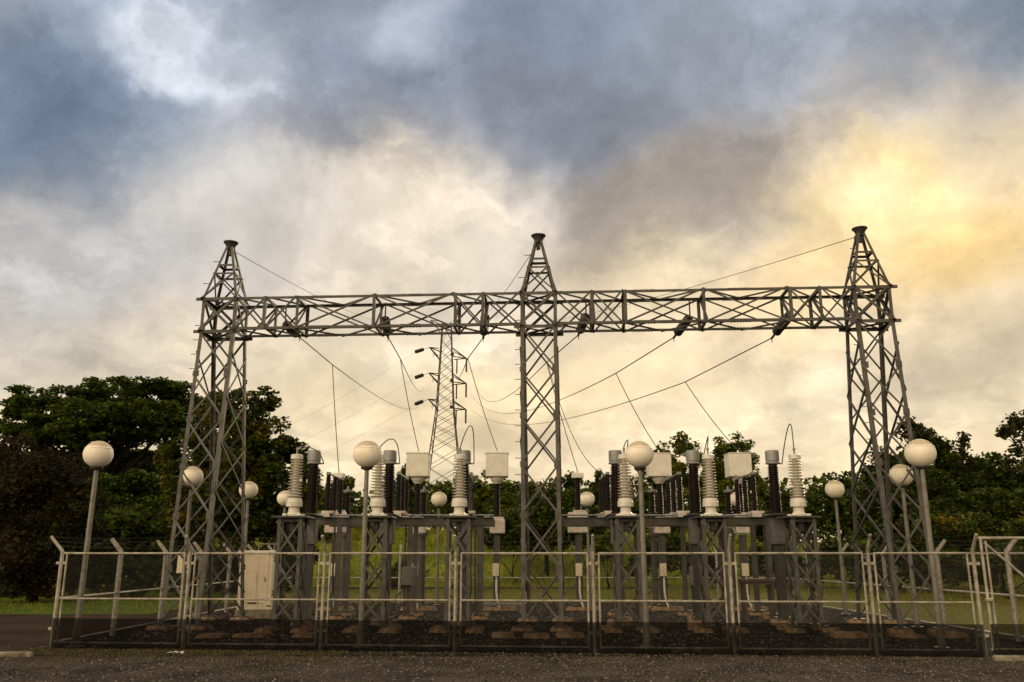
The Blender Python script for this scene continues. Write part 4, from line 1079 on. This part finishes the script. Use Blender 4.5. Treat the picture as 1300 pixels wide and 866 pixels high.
for i, (x, lb) in enumerate(((1115, 'low dark bush seen between the legs of the right tower'), (1185, 'low dark bush behind the last front panel'), (1250, 'low dark bush seen through the gate'))):
    tree('low_bush', [(x, 722, 42, 42, 20), (x - 25, 705, 42, 26, 20), (x + 26, 702, 42.4, 26, 22)], 200, .24, M['dark_leaf'], lb, 'shrub', group='low bushes behind the right fence', tr=.06, seed=70 + i, fork=.2, trunk_name='stem')
# 5 trees on the bank
BANK = [
 ('leafy_tree', [(415, 640, 62, 22, 28), (440, 625, 62, 22, 22), (405, 672, 60, 22, 20)], 'fresh', 'pale green tree between the leftmost switch columns and the second front lamp', .3),
 ('leafy_tree', [(522, 592, 70, 16, 16), (512, 620, 70, 22, 22), (535, 640, 69, 22, 26)], 'dark_leaf', 'rounded tree peeking left of a cream box under the pylon', .3),
 ('leafy_tree', [(565, 630, 66, 22, 22), (590, 618, 66, 16, 20), (600, 650, 64, 26, 24)], 'fresh', 'loose green tree at the foot of the far pylon', .3),
 ('leafy_tree', [(625, 622, 60, 26, 24), (655, 628, 60, 24, 22), (608, 645, 60, 20, 24), (640, 655, 58, 30, 28)], 'fresh', 'yellowish green tree left of the middle tower', .3),
 ('leafy_tree', [(690, 640, 55, 30, 26), (670, 670, 54, 40, 30), (720, 660, 54, 30, 34)], 'dark_leaf', 'dark tree directly behind the middle tower', .28),
 ('leafy_tree', [(725, 618, 58, 16, 20), (762, 612, 58, 16, 18), (750, 645, 57, 30, 30), (780, 660, 56, 26, 30)], 'dark_leaf', 'dark tree just right of the middle tower behind a small lamp', .28),
 ('leafy_tree', [(840, 600, 60, 26, 34), (815, 640, 59, 28, 30), (850, 655, 58, 30, 30)], 'fresh', 'green tree behind the third front lamp', .3),
 ('tall_tree', [(876, 572, 52, 22, 20), (868, 600, 52, 24, 24), (928, 566, 52, 24, 16), (905, 590, 52, 22, 20), (945, 588, 52, 18, 18), (920, 612, 52, 34, 24), (885, 630, 52, 34, 26), (958, 622, 52, 22, 26), (930, 650, 51, 34, 26)], 'fresh', 'tallest tree of the bank behind the cream box nearest the right tower', .26),
 ('leafy_tree', [(990, 640, 56, 30, 22), (1020, 650, 55, 28, 24), (970, 665, 54, 30, 24)], 'dark_leaf', 'low dark tree behind the last insulator stand', .28),
 ('leafy_tree', [(1065, 618, 60, 24, 18), (1045, 650, 58, 32, 26), (1085, 650, 57, 30, 28)], 'dark_leaf', 'round topped dark tree behind the lone lamp left of the right tower', .28)]
for i, (nm, cl, m, lb, lf) in enumerate(BANK):
    tree(nm, cl, 330, lf * .7, M[m], lb, 'tree', group='trees on the bank', tr=.14, seed=50 + i, fork=.4)
# 6 undergrowth shrubs on the bank
UND = [(650, 672, 52, 44, 24, 'dark_leaf', 'dark shrub at bank foot left of the middle tower'), (745, 668, 52, 50, 24, 'dark_leaf', 'dark shrub at bank foot right of the middle tower'), (840, 700, 49, 46, 30, 'dark_leaf', 'dark shrub under the third front lamp'),
       (900, 715, 48, 34, 26, 'russet', 'dry brown shrub behind the fifth insulator stand'), (985, 705, 48, 46, 30, 'dark_leaf', 'dark shrub behind the last insulator stand'), (1075, 705, 47, 50, 34, 'dark_leaf', 'dark shrub left of the right tower foot'),
       (515, 725, 47, 22, 20, 'fresh', 'small green bush under the cream box right of the second lamp'), (770, 690, 46, 18, 18, 'fresh', 'small bright bush right of the far small lamp')]
for i, (x, y, Y, rx, ry, m, lb) in enumerate(UND):
    tree('wild_shrub', [(x, y, Y, rx * .7, ry), (x - rx * .5, y + ry * .3, Y, rx * .5, ry * .7), (x + rx * .5, y + ry * .2, Y, rx * .5, ry * .75)], 190, .24, M[m], lb, 'shrub', group='shrubs along the bank', tr=.06, seed=80 + i, fork=.2, trunk_name='stem')
# 7 right-hand planting
cl = [(1165, 560, 50, 22, 20), (1150, 590, 50, 26, 26), (1190, 578, 50, 26, 26), (1120, 600, 51, 26, 28), (1170, 620, 49, 40, 26), (1105, 640, 50, 32, 30)]
tree('bushy_tree', cl, 350, .19, M['dark_leaf'], 'dark bushy tree behind the upper half of the right tower', 'tree', tr=.2, seed=101)
cl = [(1160, 540, 49, 12, 14), (1148, 548, 49, 10, 12), (1175, 552, 49, 9, 10), (1162, 570, 49, 16, 14)]
tree('feathery_tree', cl, 120, .2, M['feather'], 'thin feathery tree top beside the beam end of the right tower', 'tree', tr=.1, seed=102, group='feathery trees at right', fork=.7)
cl = [(1215, 575, 51, 10, 14), (1222, 560, 51, 5, 12), (1230, 590, 51, 16, 12), (1210, 598, 51, 16, 12)]
tree('feathery_tree', cl, 110, .2, M['feather'], 'sparse feathery tree right of the nearest right lamp', 'tree', tr=.1, seed=103, group='feathery trees at right', fork=.7)
cl = [(1292, 535, 47, 14, 14), (1280, 550, 47, 10, 14), (1306, 560, 47, 20, 18), (1290, 580, 47, 18, 18), (1312, 530, 47, 14, 18)]
tree('feathery_tree', cl, 120, .2, M['feather'], 'taller feathery tree at the right edge', 'tree', tr=.14, seed=104, group='feathery trees at right', fork=.7)
cl = [(1250, 590, 52, 24, 14), (1240, 612, 51, 40, 18), (1278, 606, 51, 30, 16), (1215, 622, 50, 34, 16)]
tree('leafy_tree', cl, 190, .28, M['dark_leaf'], 'mid height dark tree between the feathery ones at right', 'tree', tr=.14, seed=105)
for i, (cl, lb) in enumerate((([(1200, 645, 44, 40, 18), (1260, 640, 44, 44, 18), (1320, 635, 44, 44, 22)], 'upper dark hedge row behind the gate'), ([(1200, 680, 40, 44, 26), (1265, 675, 40, 46, 26), (1330, 680, 40, 44, 30)], 'lower leafy hedge row behind the gate'),
                              ([(1215, 715, 36, 40, 22), (1275, 715, 36, 44, 22), (1335, 715, 36, 40, 24)], 'low shrub row behind the right side fence'), ([(1150, 690, 44, 40, 34), (1110, 700, 45, 30, 30)], 'dark shrub behind the right tower foot'))):
    tree('hedge', cl, 330, .17, M['dark_leaf' if i != 1 else 'flower_tree'], lb, 'hedge', tr=.06, seed=110 + i, fork=.2, trunk_name='stem')
cl = [(1150, 640, 56, 60, 40), (1230, 640, 56, 60, 44), (1310, 640, 56, 60, 44), (1190, 680, 55, 60, 30), (1270, 685, 55, 60, 30)]
tree('understorey_tree', cl, 150, .4, M['dark_leaf'], 'dark tree mass behind the hedge rows at right', 'tree', tr=.2, seed=141)
# 8 the wood behind, one mass
rnd = random.Random(99); mb = MB()
for k in range(90):
    x = -75 + 160 * k / 89; y = 80 + rnd.uniform(-3, 6); top = (3.4 + rnd.uniform(3.0, 5.2)) if -22 < x < 34 else 7 + rnd.uniform(1, 4)
    for _ in range(620):
        p = Vector((x + rnd.gauss(0, 1.3), y + rnd.gauss(0, 1.2), 2.6 + (top - 2.6) * rnd.random() ** .8)); L_ = rnd.uniform(.3, .7); d = Vector((rnd.gauss(0, 1), rnd.gauss(0, 1), rnd.gauss(0, 1))).normalized(); e = d.cross(Vector((rnd.gauss(0, 1), rnd.gauss(0, 1), rnd.gauss(0, 1))).normalized())
        mb.v += [tuple(p - d * L_ * .5), tuple(p + e * L_ * .4), tuple(p + d * L_ * .5), tuple(p - e * L_ * .4)]; b = len(mb.v) - 4; mb.f.append((b, b + 1, b + 2, b + 3)); mb.mi.append(0)
tag(mb.build('woodland', M['dark_leaf']), 'far dark wood closing the view behind the bank', 'wood', kind='stuff')

# ------------------------------------------------------------------ render settings
sc.render.engine = 'CYCLES'
sc.cycles.use_denoising = True
sc.cycles.max_bounces = 6; sc.cycles.transparent_max_bounces = 12
sc.view_settings.view_transform = 'Standard'; sc.view_settings.look = 'None'
print('FACES', sum(len(o.data.polygons) for o in COL.objects if o.type == 'MESH'))
sc.view_settings.exposure = 0; sc.view_settings.gamma = 1
